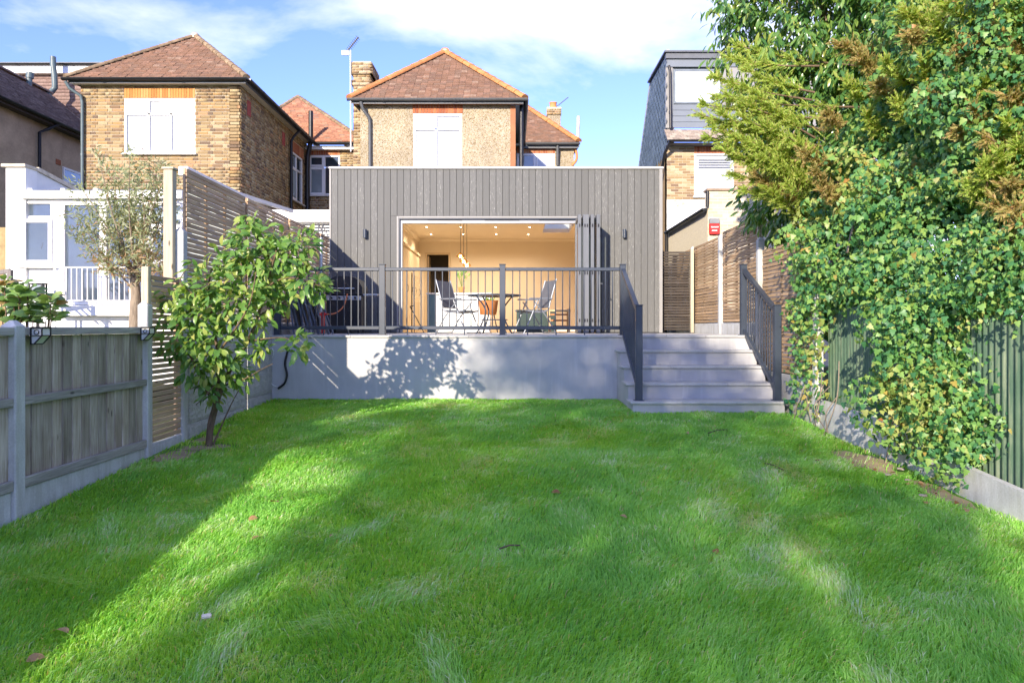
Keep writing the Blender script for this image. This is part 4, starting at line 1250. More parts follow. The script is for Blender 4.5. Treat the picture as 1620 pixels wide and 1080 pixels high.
# ------------------------------------------------------------------ yellow brick house at left of the garden
HL = thing('yellow_brick_house', 'yellow stock brick house wing with hipped tile roof and white window', 'house', (-8.1, 16.8, 0))
YA, XA0, XA1, EA = 16.75, -9.93, -6.26, 6.72
MA = FR((XA0, YA, 0))
wz0, wz1 = P(0,243,YA).z, P(0,156,YA).z
wu0, wu1 = P(197,0,YA).x-XA0, P(309,0,YA).x-XA0
brick_wall(HL, MA, XA1-XA0, EA-.02, [(wu0,wu1,wz0,wz1)], M_stock, ind=(0.0, 9, P(0,246,YA).z-.3, 6.4), extra_skip=[(wu0,wu1,wz1,wz1+.24)])
soldier(HL, MA, wu0, wu1, wz1+.005, wz1+.235, brickmat('orange_brick', [(0,(.55,.28,.09)),(.4,(.48,.22,.07)),(.7,(.60,.34,.13))]), 26)
c3 = (.02,.335,.665,.98)
window(HL, MA, wu0, wu1, wz0, wz1, [(0,.345,.0,.72,False,M_blind),(.345,.655,.0,.72,False,M_blind),(.655,1,.0,.72,False,M_blind),(0,.345,.72,1,True,M_blind),(.345,.655,.72,1,False,M_blind),(.655,1,.72,1,True,M_blind)])
MAs = FR((XA1, YA, 0), 90)                       # side wall, faces the garden
sideL = 22.2-YA
sw = (P(459,0,1).x, P(478,0,1).x)
wy0, wy1 = -6.26/sw[0]-YA, -6.26/sw[1]-YA
sz0, sz1 = 4.75, 6.12
brick_wall(HL, MAs, sideL, EA-.02, [(wy0,wy1,sz0,sz1)], M_stock, extra_skip=[(wy0-.05,wy1+.1,sz1,sz1+.32)])
soldier(HL, MAs, wy0-.05, wy1+.1, sz1+.005, sz1+.31, M_red_brick, 18)
window(HL, MAs, wy0, wy1, sz0, sz1, [(0,.5,0,.68,True,M_glass_grey),(.5,1,0,.68,False,M_glass_dark),(0,.5,.68,1,False,M_glass_dark),(.5,1,.68,1,False,M_glass_dark)])
for (px, py, hh) in ((393,172,.36),(448,220,.36)):
    yv = -6.26/(P(px,0,1).x); zc_ = EYE-(py-VPY)/F_PX*yv
    q = MB(MAs); q.bbox(yv-YA-.12, yv-YA+.12, -.02, .0, zc_-hh/2, zc_+hh/2, .004); vb = q.build('air_brick', pm('red_air_brick', (.30,.05,.035), .8, .2, 8), HL)
# main rear wall further back, facing the camera
YA2 = 22.2; XB0, XB1 = -6.27, P(569,0,22.2).x
MA2 = FR((XB0, YA2, 0))
w2u0, w2u1 = P(489,0,YA2).x-XB0, P(538,0,YA2).x-XB0
w2z0, w2z1 = P(0,309,YA2).z, P(0,246,YA2).z
brick_wall(HL, MA2, XB1-XB0, 6.62, [(w2u0,w2u1,w2z0,w2z1)], M_stock, extra_skip=[(w2u0,w2u1,w2z1,w2z1+.27)])
soldier(HL, MA2, w2u0, w2u1, w2z1+.005, w2z1+.26, M_red_brick, 13)
window(HL, MA2, w2u0, w2u1, w2z0, w2z1, [(0,.5,0,.7,True,M_glass_grey),(.5,1,0,.7,False,M_glass_dark),(0,.5,.7,1,True,M_glass_dark),(.5,1,.7,1,False,M_glass_dark)])
q = MB(FR((XB1, YA2, 0), 90)); q.box(0, 4, 0, .2, 0, 6.6); q.build('wall', M_stock, HL)
ov = .22
hip_roof(HL, XA0-ov, XA1+ov, YA-ov, 27, EA+.06, 1.75, M_tile, M_hip_old, .24, .085)
# soffit, fascia and gutters
m = MB(); m.box(XA0-.16, XA1+.17, YA-.17, YA-.002, EA-.03, EA-.005); m.box(XA1+.002, XA1+.17, YA-.0015, 22.1, EA-.03, EA-.005); m.build('soffit', pm('cream_paint', (.62,.56,.45), .6, .1, 4), HL)
m = MB(); m.box(XA0-.18, XA1+.19, YA-.19, YA-.171, EA-.05, EA+.07); m.box(XA1+.171, XA1+.19, YA-.1705, 22.1, EA-.05, EA+.07); m.build('fascia', M_lead, HL)
gutter(HL, (XA0-.28,YA-.26,EA+.05), (XA1+.26,YA-.26,EA+.05))
gutter(HL, (XA1+.26,YA-.2,EA+.05), (XA1+.26,22.2,EA+.0))
dpx = P(133,0,YA).x
downpipe(HL, [(dpx-.28,YA-.24,EA-.02),(dpx-.22,YA-.2,EA-.16),(dpx-.02,YA-.10,EA-.30),(dpx,YA-.07,EA-.45),(dpx,YA-.07,1.0)], .036, pm('teal_grey_pipe', (.10,.14,.15), .4))
yv = -6.26/P(457,0,1).x
downpipe(HL, [(XA1+.24,yv+.25,EA-.02),(XA1+.12,yv+.05,EA-.25),(XA1+.07,yv,EA-.4),(XA1+.07,yv,2.0)], .04)
downpipe(HL, [(XA1+.2,YA2-.30,EA+.9),(XA1+.2,YA2-.30,EA+.02),(XA1+.1,YA2-.3,EA-.5),(XA1+.1,YA2-.3,2.0)], .07, name='soil_pipe')
# red-tiled hip of the main roof
x0r, x1r = P(360,0,22).x, XB1+.2
apx = P(470,152,24.5)
A2 = Vector((apx.x, 24.6, apx.z))
def slope_tri(parent, a, b, c, mat):
    a, b, c = Vector(a), Vector(b), Vector(c); U = (b-a).normalized(); V = (c-a)-U*(c-a).dot(U); h = V.length; V.normalize()
    return tile_plane(parent, a, U, V, [(0,0),((b-a).length,0),((c-a).dot(U),h)], mat, .165, .10)
slope_tri(HL, (x0r,YA2-.25,6.72), (x1r,YA2-.25,6.72), A2, M_tile_red)
slope_tri(HL, (x1r,YA2-.25,6.72), (x1r,30,6.72), (A2.x,28,A2.z), M_tile_red)
q = MB(); q.prism([A2,(x1r,YA2-.25,6.72),(x1r,30,6.72),(A2.x,30,A2.z)], (0,0,-.05)); q.build('roof_slope', M_tile_red, HL)
hip_tiles(HL, (x1r,YA2-.25,6.74), A2, M_hip_old, .22, .085); hip_tiles(HL, (x0r,YA2-.25,6.74), A2, M_hip_old, .22, .085)
gutter(HL, (XA1+.33,YA2-.30,6.66), (x1r+.06,YA2-.30,6.66)); m = MB(); m.box(XA1, XB1+.16, YA2-.2, YA2-.001, 6.50, 6.60); m.build('fascia', M_upvc, HL)
# white lean-to roof between the houses
wl = thing('white_leanto', 'white flat lean-to roof edge between the slatted fence and grey extension', 'lean-to', (-4.9, 15.6, 1.0))
a, b = P(424,0,15.6).x, P(521,0,15.6).x
m = MB(); m.bbox(a, b+.3, 15.5, 17.5, P(0,352,15.6).z, P(0,333,15.6).z, .01); m.build('fascia', M_upvc, wl)
for k in range(4):
    m = MB(); z = P(0,357+k*4.4,15.6).z; m.bbox(a+.1, b+.3, 15.62+.05*k, 15.66+.05*k, z-.022, z, .004); m.build('glazing_bar', M_upvc, wl)
m = MB(); m.box(a, b+.3, 16.0, 16.1, .5, P(0,353,15.6).z); m.build('wall', M_whitepaint, wl)
for px in (490, 503, 509):
    m = MB(); x = P(px,0,15.55).x; m.tube([(x,15.58,P(0,378,15.6).z),(x,15.58,P(0,355,15.6).z)], .012, 6); m.build('finial', M_lead, wl)

# ------------------------------------------------------------------ brown rendered house, far left
HB = thing('brown_rendered_house', 'brown rendered house with dark tiled roof at the picture edge', 'house', (-14, 20, 0))
XC = -12.96
EB = 6.85
MBs = FR((XC, 14.0, 0), 90)
bw0, bw1 = 21.0-14-.2, 22.4-14
plain_wall(HB, MBs, 9.0, EB, [(20.95-14,22.2-14,4.55,5.75)], M_brown_render)
window(HB, MBs, 20.95-14, 22.2-14, 4.55, 5.75, [(0,1,0,.62,False,M_glass_dark),(0,1,.62,1,True,M_glass_grey)])
tile_plane(HB, (XC+.25,13.6,EB+.02), (0,1,0), (-2.2,0,1.75), [(0,0),(9.9,0),(9.9,2.81),(0,2.81)], M_tile_grey)
hip_tiles(HB, (XC-1.95,13.6,EB+1.8), (XC-1.95,23.5,EB+1.8), M_tile_grey, .4, .1, name='ridge_tile')
q = MB(); q.prism([(XC-4.2,23.0,EB),(XC+.1,23.0,EB),(XC-1.95,23.0,EB+1.7)], (0,.2,0)); q.box(XC-4.2, XC, 14.0, 14.2, 0, EB); q.build('gable', M_brown_render, HB)
q = MB(); q.prism([(XC-1.98,13.6,EB+1.72),(XC-1.98,23.5,EB+1.72),(XC-4.2,23.5,EB),(XC-4.2,13.6,EB)], (0,0,-.06)); q.build('roof_slope', M_tile_grey, HB)
gutter(HB, (XC+.30,13.6,EB-.02), (XC+.30,23.4,EB-.02)); m = MB(); m.box(XC+.002, XC+.24, 13.6, 23.4, EB-.14, EB-.06); m.build('soffit', pm('dark_eaves', (.07,.055,.045), .8), HB)
yv = -12.9/P(62,0,1).x
downpipe(HB, [(XC+.28,yv+.5,EB-.06),(XC+.18,yv+.2,EB-.28),(XC+.07,yv,EB-.42),(XC+.07,yv,2.5)], .045)
q = MB(MBs); yv = -12.9/P(95,0,1).x; q.bbox(yv-14-.1, yv-14+.12, -.015, 0, 5.75, 5.9, .004); q.build('air_brick', M_red_brick, HB)
# loft dormer behind with hung tiles
HD = thing('loft_dormer', 'flat roofed loft dormer clad in pinkish hung tiles with white fascia', 'dormer', (-14, 24, 7))
YD = 24.2
xd0, xd1 = -19.0, P(215,0,YD).x
zt, zf = P(0,104,YD).z, P(0,119,YD).z
m = MB(); m.box(xd0, xd1, YD, 29, 6.5, zf); m.build('wall', pm('tile_backing', (.2,.14,.12), .9), HD)
tile_rows = []
X = []; T = []
z = 6.6; k = 0
while z < zf:
    u = xd0-(.1 if k % 2 else 0)
    while u < xd1-.02:
        n = len(X); a, b = u+.002, min(u+.198, xd1); e = random.uniform(-.003,.003)
        X += [(a,YD-.028+e,z),(b,YD-.028+e,z),(b,YD-.006,z+.15),(a,YD-.006,z+.15),(a,YD-.002,z),(b,YD-.002,z)]; T += [(n,n+1,n+2,n+3),(n+4,n+5,n+1,n)]
        u += .2
    z += .115; k += 1
o = link('hung_tiles', npmesh('hung_tiles', np.array(X), np.array(T), M_tilehung), HD); o['kind'] = 'stuff'
m = MB(); m.box(xd0, xd1+.05, YD-.20, 29, zf+.0, zt-.03); m.build('fascia', M_upvc, HD)
m = MB(); m.box(xd0, xd1+.1, YD-.24, 29.1, zt-.029, zt+.03); m.build('flat_roof', M_lead, HD)
gutter(HD, (xd0,YD-.26,zt-.02), (xd1+.08,YD-.26,zt-.02), r=.05)
tp = pm('teal_grey_pipe', (.10,.14,.15), .4)
p1 = [P(84,90,23.6),P(84,103,23.6),P(86,118,23.6),P(87,139,23.6),P(80,147,23.6),P(75,150,23.3)]
downpipe(HD, p1, .09, tp, 'vent_pipe'); downpipe(HD, [P(75,150,23.3),P(100,172,23.2),P(126,193,23.1)], .08, M_gutter_grey, 'waste_pipe')
vp = thing('vent_pipe', 'short grey vent pipe poking out of the dark tiled roof', 'pipe', P(46,142,22.3))
m = MB(); m.tube([P(45,146,22.3),P(47,118,22.3)], .085, 12); m.build('shaft', tp, vp); m = MB(); m.tube([P(47,124,22.3),P(48,115,22.3)], .11, 12); m.build('cowl', tp, vp)

# ------------------------------------------------------------------ white conservatory next door
CV = thing('conservatory', 'white framed glass conservatory behind the boarded fence', 'conservatory', (-6, 10.5, .8))
YC = 10.5
def cx(px): return P(px,0,YC).x
def cz(py): return P(0,py,YC).z
MC = FR((0, YC, 0))
m = MB(); m.box(cx(13), cx(44), YC-.05, YC+.2, .3, cz(266)); m.build('end_pier', M_whitepaint, CV)
m = MB(); m.prism([(cx(13)+.02,YC+.2,.3),(cx(13)+.02,YC+.2,cz(266)-.004),(cx(13)+.02,14.2,cz(266)-.45),(cx(13)+.02,14.2,.3)], (cx(44)-cx(13)-.03,0,0)); m.build('flank_wall', M_whitepaint, CV)
m = MB(); m.bbox(cx(8), cx(46), YC-.09, YC+.22, cz(266)+.001, cz(261), .004); m.build('pier_coping', M_mortar, CV)
m = MB(); m.prism([(cx(12),YC+.221,cz(266)),(cx(12),YC+.221,cz(266)+.06),(cx(12),14.2,cz(266)-.39),(cx(12),14.2,cz(266)-.45)], (cx(46)-cx(12),0,0)); m.build('flank_coping', M_mortar, CV)
m = MB(); m.bbox(cx(38), cx(292), YC-.10, YC+.08, cz(316), cz(303), .01); m.build('eaves_beam', M_upvc, CV)
m = MB(); m.bbox(cx(44.5), cx(292), YC-.02, YC+.06, cz(322.5), cz(316.3), .004); m.build('head_rail', M_upvc, CV)
for k in range(7):
    x = cx(50)+k*.47
    m = MB(); m.bar((x,YC-.04,cz(302)),(x,13.6,cz(302)+.2),.06,.06); m.build('roof_bar', M_upvc, CV)
m = MB(); m.prism([(cx(47),YC-.02,cz(303)+.01),(cx(290),YC-.02,cz(303)+.01),(cx(290),13.6,cz(303)+.21),(cx(47),13.6,cz(303)+.21)], (0,0,.016)); m.build('roof_glazing', M_glass, CV)
m = MB(); m.bbox(cx(46), cx(292), 13.6, 13.75, cz(303)+.05, cz(303)+.26, .01); m.box(cx(46),cx(292),13.751,13.9,.3,3.2); m.build('back_wall', M_whitepaint, CV)
def cwin(pa, pb, ya, yb, lights, **kw): return window(CV, MC, cx(pa), cx(pb), cz(yb), cz(ya), lights, **kw)
cwin(36, 86, 312, 420, [(0,1,0,.70,True,M_glass),(0,1,.70,1,False,M_glass)], rec=.05, sill=True)
cwin(97, 163, 319, 482, [(0,1,0,1,False,M_glass)], rec=.05, sill=False, fw=.05)
cwin(163.3, 236, 319, 482, [(0,1,0,1,False,M_glass)], rec=.05, sill=False, fw=.05)
cwin(236.3, 292, 319, 420, [(0,1,0,.62,True,M_glass),(0,1,.62,1,False,M_glass)], rec=.05, sill=False)
m = MB(); m.box(cx(86.2), cx(96.8), YC-.005, YC+.1, .3, cz(322.6)); m.build('mullion_panel', M_upvc, CV)
m = MB(); m.box(cx(44.2), cx(86), YC+.0, YC+.1, .3, cz(421)); m.box(cx(97), cx(292), YC+.002, YC+.1, .3, cz(482.5)); m.build('lower_panel', M_upvc, CV)
m = MB(); m.bbox(cx(97), cx(240), YC-.20, YC-.006, cz(500), cz(484), .01); m.build('step', M_upvc, CV)
m = MB(); m.box(cx(44.5), cx(292), YC+.11, 13.59, .6, .98); m.build('floor', pm('pale_tiles', (.5,.5,.48), .5), CV)
# things inside
m = MB(); m.box(cx(100), cx(200), 13.0, 13.5, .99, 2.0); tag(m.build('sideboard', pm('grey_green_paint', (.20,.25,.24), .5, .1)), 'dim grey-green sideboard deep inside the white conservatory', 'sideboard')
m = MB(); m.box(cx(46), cx(88), 10.75, 10.9, cz(423), cz(419)); m.build('window_board', M_upvc, CV)
rd = thing('reed_diffuser', 'reed diffuser bottle with sticks on conservatory window board', 'diffuser', P(58,411,10.82))
c = P(58.5,411,10.82); c.z = cz(419)+.001
m = MB(); m.lathe([(.0,0),(.035,0),(.035,.055),(.018,.065),(.018,.08),(.0,.08)], c, 14); m.build('bottle', pm('dark_bottle', (.05,.04,.03), .2), rd)
for k in range(7):
    a = k*.9; m = MB(); m.tube([c+Vector((0,0,.02)), c+Vector((.09*math.cos(a), .04*math.sin(a), .36))], .004, 5); m.build('stick', M_pine, rd)
# white railing in front of the conservatory door
wr = thing('white_railing', 'thin white metal railing in front of conservatory doors', 'railing', P(140,480,10.2))
for py in (423, 476):
    m = MB(); m.tube([P(86,py,10.2), P(207,py,10.2)], .011, 8); m.build('rail', M_upvc, wr)
bme = MB(); bme.tube([(0,0,0),(0,0,.47)], .008, 7); bme = bme.mesh('bar', M_upvc)
for k in range(15):
    p = P(88+k*8.4,476,10.2); link('bar', bme, wr, Matrix.Translation(p))
for px in (87, 206):
    m = MB(); m.tube([P(px,520,10.2), P(px,421,10.2)], .016, 8); m.build('post', M_upvc, wr)
# white box beam along the conservatory side, just over the fence top
m = MB(); m.bbox(-4.02, -3.90, 8.75, 10.55, 2.95, 3.06, .01); o = tag(m.build('box_gutter', M_upvc), 'white box gutter showing just above the slatted fence top', 'gutter')

# ------------------------------------------------------------------ cream pebble-dashed house behind the extension
HC = thing('pebbledash_house', 'cream pebble-dashed house wing with orange hip tiles behind extension', 'house', (-1.9, 18.5, 0))
YP = 18.5; XP0, XP1, EP = -3.86, .09, 6.80
MP = FR((XP0, YP, 3.8)); 
pu0, pu1 = P(654,0,YP).x-XP0, P(731,0,YP).x-XP0
pz0, pz1 = P(0,268,YP).z, P(0,180,YP).z
pz0 -= 3.8; pz1 -= 3.8; EW = EP-3.8
plain_wall(HC, MP, XP1-XP0-.13, EW, [(pu0,pu1,pz0,pz1)], M_pebble)
m = MB(MP); m.box(XP1-XP0-.129, XP1-XP0, -.012, .25, 0, EW-.05); m.build('corner_trim', pm('orange_brown_trim', (.36,.14,.06), .7, .2, 5), HC)
m = MB(); m.box(XP1-.2, XP1-.001, YP+.251, 23, 3.8, EP); m.build('wall', M_pebble, HC); m = MB(); m.box(XP0, XP0+.2, YP+.251, 23, 3.8, EP); m.build('wall', M_pebble, HC)
soldier(HC, MP, pu0-.02, pu1+.02, pz1+.005, pz1+.235, M_red_brick, 17)
window(HC, MP, pu0, pu1, pz0, pz1, [(0,.47,0,.72,False,M_blind),(.47,1,0,.72,False,M_blind),(0,.47,.72,1,True,M_frost),(.47,1,.72,1,False,M_blind)], sill=False)
ov = .22
hip_roof(HC, XP0-ov, XP1+ov, YP-ov, 25, EP+.06, 1.98, M_tile, M_hip, .33, .115)
m = MB(); m.box(XP0-.17, XP1+.18, YP-.18, YP-.013, EP-.03, EP-.005); m.build('soffit', M_red_brick if False else pm('orange_brown_trim', (.36,.14,.06)), HC)
m = MB(); m.box(XP0-.19, XP1+.2, YP-.2, YP-.181, EP-.06, EP+.06); m.box(XP1+.181, XP1+.2, YP-.1805, 23, EP-.06, EP+.06); m.build('fascia', M_lead, HC)
gutter(HC, (XP0-.28,YP-.265,EP+.05), (XP1+.28,YP-.265,EP+.05), M_gutter_grey); gutter(HC, (XP1+.27,YP-.2,EP+.05), (XP1+.27,23,EP+.05), M_black)
dx_ = P(586,0,YP).x
downpipe(HC, [(dx_-.2,YP-.23,EP-.02),(dx_-.16,YP-.2,EP-.18),(dx_-.02,YP-.09,EP-.38),(dx_,YP-.06,EP-.5),(dx_,YP-.06,4.2)], .04, M_gutter_grey)
downpipe(HC, [(XP1+.15,YP+.15,EP),(XP1+.15,YP+.15,4.2)], .05, M_black)
# main house behind it at right
YP2 = 23.0
MP2 = FR((XP1, YP2, 0)); wq = P(908,0,YP2).x-XP1
q0, q1, z0_, z1_ = P(817,0,YP2).x-XP1, P(878,0,YP2).x-XP1, P(0,263,YP2).z, P(0,243,YP2).z
plain_wall(HC, MP2, wq, 6.85, [(q0,q1,z0_-.3,z1_)], M_pebble)
soldier(HC, MP2, q0, q1, z1_+.005, z1_+.2, M_red_brick, 16)
window(HC, MP2, q0, q1, z0_-.3, z1_, [(0,.5,0,1,True,M_glass_grey),(.5,1,0,1,True,M_blind)], sill=False)
q = MB(); q.box(XP1+wq-.01, XP1+wq, YP2+.251, 28, 0, 6.8); q.build('wall', M_pebble, HC)
a = Vector((XP1-.5,YP2-.2,6.92)); b = Vector((XP1+wq+.12,YP2-.2,6.92)); c = P(824,168,25.6)
tile_plane(HC, a, (1,0,0), (0,2.5,1.95), [(0,0),((b-a).length,0),(c.x-a.x+.05,(Vector((0,2.5,1.95))).length*.98),(0,3.1)], M_tile)
hip_tiles(HC, b+Vector((0,0,.03)), Vector((c.x+.05, YP2-.2+2.45, 6.92+1.93)), M_hip, .33, .115)
q = MB(); q.prism([b,(b.x,30,6.92),(c.x,30,8.8),(c.x,25.3,8.8)], (0,0,-.04)); q.build('roof_slope', M_tile, HC)
gutter(HC, (XP1+.36,YP2-.26,6.88), (b.x+.05,YP2-.26,6.88), M_gutter_grey); m = MB(); m.box(XP1+.2, b.x, YP2-.16, YP2-.002, 6.74, 6.84); m.build('soffit', M_lead, HC)
downpipe(HC, [P(882,228,YP2-.2),P(882,262,YP2-.1)], .045, M_gutter_grey); downpipe(HC, [P(914,233,YP2),P(915,184,YP2)], .05, M_mortar, 'flue_pipe')
downpipe(HC, spline([P(905,262,YP2),P(912,252,YP2),P(911,238,YP2),P(905,231,YP2)],5), .045, M_terra, 'waste_pipe')
# chimney of the far party wall at right
ch = thing('chimney', 'short pebble-dashed chimney with orange pot behind the orange hip', 'chimney', P(876,200,26))
a, b = P(866,0,26).x, P(887,0,26).x; zb, zc2, zt = P(0,215,26).z, P(0,182,26).z, P(0,170,26).z
m = MB(); m.box(a, b, 26, 26.5, zb-.8, zc2); m.build('stack', M_pebble, ch)
brick_wall(ch, FR((a-.02, 25.97, zc2)), b-a+.04, zt-zc2, [], M_stock, th=.55)
m = MB(); m.lathe([(.14,0),(.15,.05),(.12,.08),(.13,.2),(.15,.22),(.11,.23)], P(875,0,26.2)+Vector((0,0,zt-P(875,0,26.2).z)), 16); m.build('chimney_pot', M_terra, ch)
m = MB(); m.tube([P(879,170,26.2),P(899,154,26.2)], .018, 6); m.build('aerial_arm', M_lead, ch)
# tall chimney with aerial beside the wing
ck = thing('chimney', 'tall yellow brick chimney stack with stepped top beside pebble-dashed wall', 'chimney', (-4.1, 19.2, 4))
YK = 19.0; ka, kb = P(559,0,YK).x, P(578,0,YK).x
kt = P(0,100,YK).z
brick_wall(ck, FR((ka, YK, 3.5)), kb-ka+.12, kt-3.5-.6, [], M_stock_pale, th=.9, flemish=False)
brick_wall(ck, FR((kb+.12, YK, 3.5), 90), .9, kt-3.5-.6, [], M_stock_pale, th=.1, flemish=False)
z = kt-.6
for (e, h) in ((.04,.15),(.0,.15),(.06,.30)):
    brick_wall(ck, FR((ka-e, YK-e, z)), kb-ka+.12+2*e, h, [], M_stock_pale, th=.9+2*e, flemish=False)
    brick_wall(ck, FR((kb+.12+e, YK-e, z), 90), .9+2*e, h, [], M_stock_pale, th=.05, flemish=False)
    z += h+.001
m = MB(); m.box(ka-.03, kb+.15, YK-.03, YK+.93, z, z+.03); m.build('flaunching', M_mortar, ck)
ae = thing('aerial', 'rooftop television aerial on a white mast beside the chimney', 'aerial', P(555,235,YK-.1))
m = MB(); m.tube([P(555,240,YK-.1),P(554.5,80,YK-.1)], .018, 8); m.build('mast', M_upvc, ae)
m = MB(); m.tube([P(547,84,YK-.1),P(567,59,YK-.1)], .022, 6); m.build('boom', M_lead, ae)
for k in range(9):
    c = P(550+k*2,80.3-k*2.5,YK-.1); m = MB(); m.tube([c+Vector((-.02,-.14,.0)), c+Vector((.02,.14,0))], .006, 5); m.build('element', M_lead, ae)
m = MB(); c = P(546,84,YK-.1); m.bbox(c.x-.09, c.x+.10, c.y-.03, c.y+.03, c.z-.06, c.z+.06, .012); m.build('reflector', M_upvc, ae)

# ------------------------------------------------------------------ brick house with slate loft at right
HR = thing('slate_loft_house', 'brick house with blue slate loft and grey dormer behind the tree', 'house', (7, 21, 0))
YS = 21.0; XS0, XS1 = P(1055,0,YS).x, 10.5
ES = P(0,231,YS).z
MS = FR((XS0, YS, 0))
s0, s1, sz0, sz1 = P(1098,0,YS).x-XS0, P(1161,0,YS).x-XS0, P(0,311,YS).z, P(0,243,YS).z
whz = P(0,316,YS).z
brick_wall(HR, MS, XS1-XS0, ES, [(s0,s1,sz0,sz1)], M_stock_pale, ind=(0,2.6,whz,ES), flemish=False, extra_skip=[(s0,s1,sz1,sz1+.24),(0,9,0,whz)])
plain_wall(HR, FR((XS0-.004,YS-.014,0)), 4, whz-.01, [(s0,s1,sz0,whz)], M_flaky, .013, 'painted_wall')
soldier(HR, MS, s0, s1, sz1+.005, sz1+.23, M_red_brick, 14)
window(HR, MS, s0, s1, sz0, sz1, [(0,1,0,.60,True,M_frost),(0,1,.60,1,False,M_blind)])
for k in range(14):
    z = sz0+.14+k*(sz1-sz0-.25)/14
    m = MB(MS); m.box(s0+.12, s1-.12, -.036, -.0355+.003, z, z+.028); m.build('blind_slat', M_blind, HR)
q = MB(FR((XS0,25.6,0),-90)); q.box(0, 4.59, .0, .2, 0, ES); q.build('wall', M_stock_pale, HR)
q = MB(); q.prism([(XS0+.01,YS+.01,ES-.2),(XS0+.01,YS+.01,9.02),(XS0+.01,23.4,9.12),(XS0+.01,25.7,6.6),(XS0+.01,25.7,ES-.2)], (.2,0,0)); q.build('gable_wall', M_lead, HR)
# slates hung on the gable: courses of diagonal slates
polyS = [(YS+.02,ES-.15),(YS+.02,8.98),(23.35,9.08),(25.65,6.6),(25.65,ES-.15)]
def inside(p, poly):
    s = False
    for i in range(len(poly)):
        a, b = poly[i], poly[(i+1) % len(poly)]
        if (a[1] > p[1]) != (b[1] > p[1]) and p[0] < (b[0]-a[0])*(p[1]-a[1])/(b[1]-a[1])+a[0]: s = not s
    return s
dd = .17; cnt = 0
for i in range(-8, 60):
    for j in range(0, 60):
        y = YS-.4+i*dd*2/2; z = ES-.4+j*dd/2*1.0
        if (i+j) % 2: continue
        y = YS-.3+i*dd; z = ES-.3+j*dd
        if not inside((y, z), polyS): continue
        e = random.uniform(0,.003)
        q = MB(); q.add([(XS0-.006-e,y,z-dd*1.06),(XS0-.022-e,y-dd*.97,z),(XS0-.001,y,z+dd*.95),(XS0-.022-e,y+dd*.97,z),(XS0-.045-e,y,z-dd*1.04)], [(4,3,2,1),(0,4,1),(0,3,4)])
        if cnt < 300: q.build('slate', M_slate, HR)
        cnt += 1
m = MB(); m.bar((XS0+.02,23.38,9.14),(XS0+.02,25.72,6.62),.14,.08,(1,0,0)); m.bar((XS0+.02,YS-.05,9.05),(XS0+.02,23.4,9.16),.14,.08,(1,0,0)); m.build('verge_trim', pm('pale_lead', (.4,.4,.4), .6), HR)
# dormer front
d1 = P(0,107,YS).z; d2 = P(0,203,YS).z; dt = P(0,86,YS).z
m = MB(); m.box(XS0-.05, XS1, YS-.12, YS+.05, dt-.16, dt); m.build('dormer_fascia', M_lead, HR)
m = MB(); m.box(XS0-.10, XS1, YS-.18, 23.5, dt+.001, dt+.05); m.build('dormer_roof', M_lead, HR)
m = MB(); m.box(XS0-.03, XS1, YS-.06, YS+.05, d1, dt-.161); m.build('soffit_board', M_greyclad, HR)
ww0, ww1, wv0, wv1 = P(1064,0,YS).x, P(1142,0,YS).x, P(0,166,YS).z, P(0,110,YS).z
window(HR, FR((0,YS,0)), ww0, ww1, wv0, wv1, [(0,1,0,1,True,M_frost)], mat=pm('grey_window_frame', (.17,.20,.23), .45), rec=.02, sill=False)
m = MB(); m.box(P(1053,0,YS).x, ww0-.002, YS-.03, YS+.05, d2, d1-.001); m.box(ww1+.002, XS1, YS-.03, YS+.05, d2, d1-.001); m.build('dormer_cheek_trim', M_trim, HR)
nbz = 4; hb = (wv0-d2)/nbz
for k in range(nbz):
    m = MB(); m.bbox(ww0, ww1+2.5, YS-.045+.004*(k%2), YS+.0, d2+k*hb+.004, d2+(k+1)*hb-.004, .004); m.build('dormer_board', M_greyclad, HR)
downpipe(HR, [P(1058,104,YS-.15),P(1060,112,YS-.15),P(1061,203,YS-.15)], .04)
tile_plane(HR, (XS0-.08,YS-.42,ES+.08), (1,0,0), (0,.40,.36), [(0,0),(XS1-XS0,0),(XS1-XS0,.56),(0,.56)], brickmat('pale_skirt_tile', [(0,(.36,.30,.25)),(.5,(.30,.25,.21)),(.8,(.42,.36,.30))]))
gutter(HR, (XS0-.05,YS-.47,ES+.05), (XS1,YS-.47,ES+.05)); m = MB(); m.box(XS0-.05, XS1, YS-.38, YS-.015, ES-.02, ES+.0); m.build('soffit', M_lead, HR)
downpipe(HR, [(XS0+.0,YS-.45,ES),(XS0-.10,YS-.2,ES-.25),(XS0-.12,YS+.25,ES-.75)], .045)
# single-storey cream brick part in front
HX = thing('cream_brick_extension', 'low cream brick extension behind the slatted fence with dark gutter', 'building', (5.5, 17, 0))
YX = 16.6; xa = P(1120,0,YX).x
topx = P(0,302,YX).z; flz = P(0,331,YX).z
brick_wall(HX, FR((xa, YX, 1.0)), 4.2, topx-1.0, [(1.15,2.6,.6,1.55)], M_cream_brick, ind=(0,1.6,1.4,3.3), flemish=False, shallow=.008, mortar=pm('cream_mortar', (.66,.60,.48), .95, .1, 5))
window(HX, FR((xa, YX, 1.0)), 1.15, 2.6, .6, 1.55, [(0,.5,0,1,False,M_glass_dark),(.5,1,0,1,False,M_glass_dark)], mat=M_anth)
m = MB(); m.bbox(xa-.03, xa+4.2, YX-.04, YX+.3, topx+.001, topx+.05, .005); m.build('parapet_coping', pm('brown_coping', (.30,.22,.15), .8), HX)
plain_wall(HX, FR((xa-.002, 20.9, 1.0), -90), 4.29, flz-1.0, [], pm('cream_flank_brick', (.78,.70,.52), .9, .10, 7, fine=.08, stretch=(1,1,3)))
m = MB(); m.box(xa+.1, xa+4, YX+.3, 20.9, flz-.1, flz+.05); m.build('flat_roof', M_lead, HX)
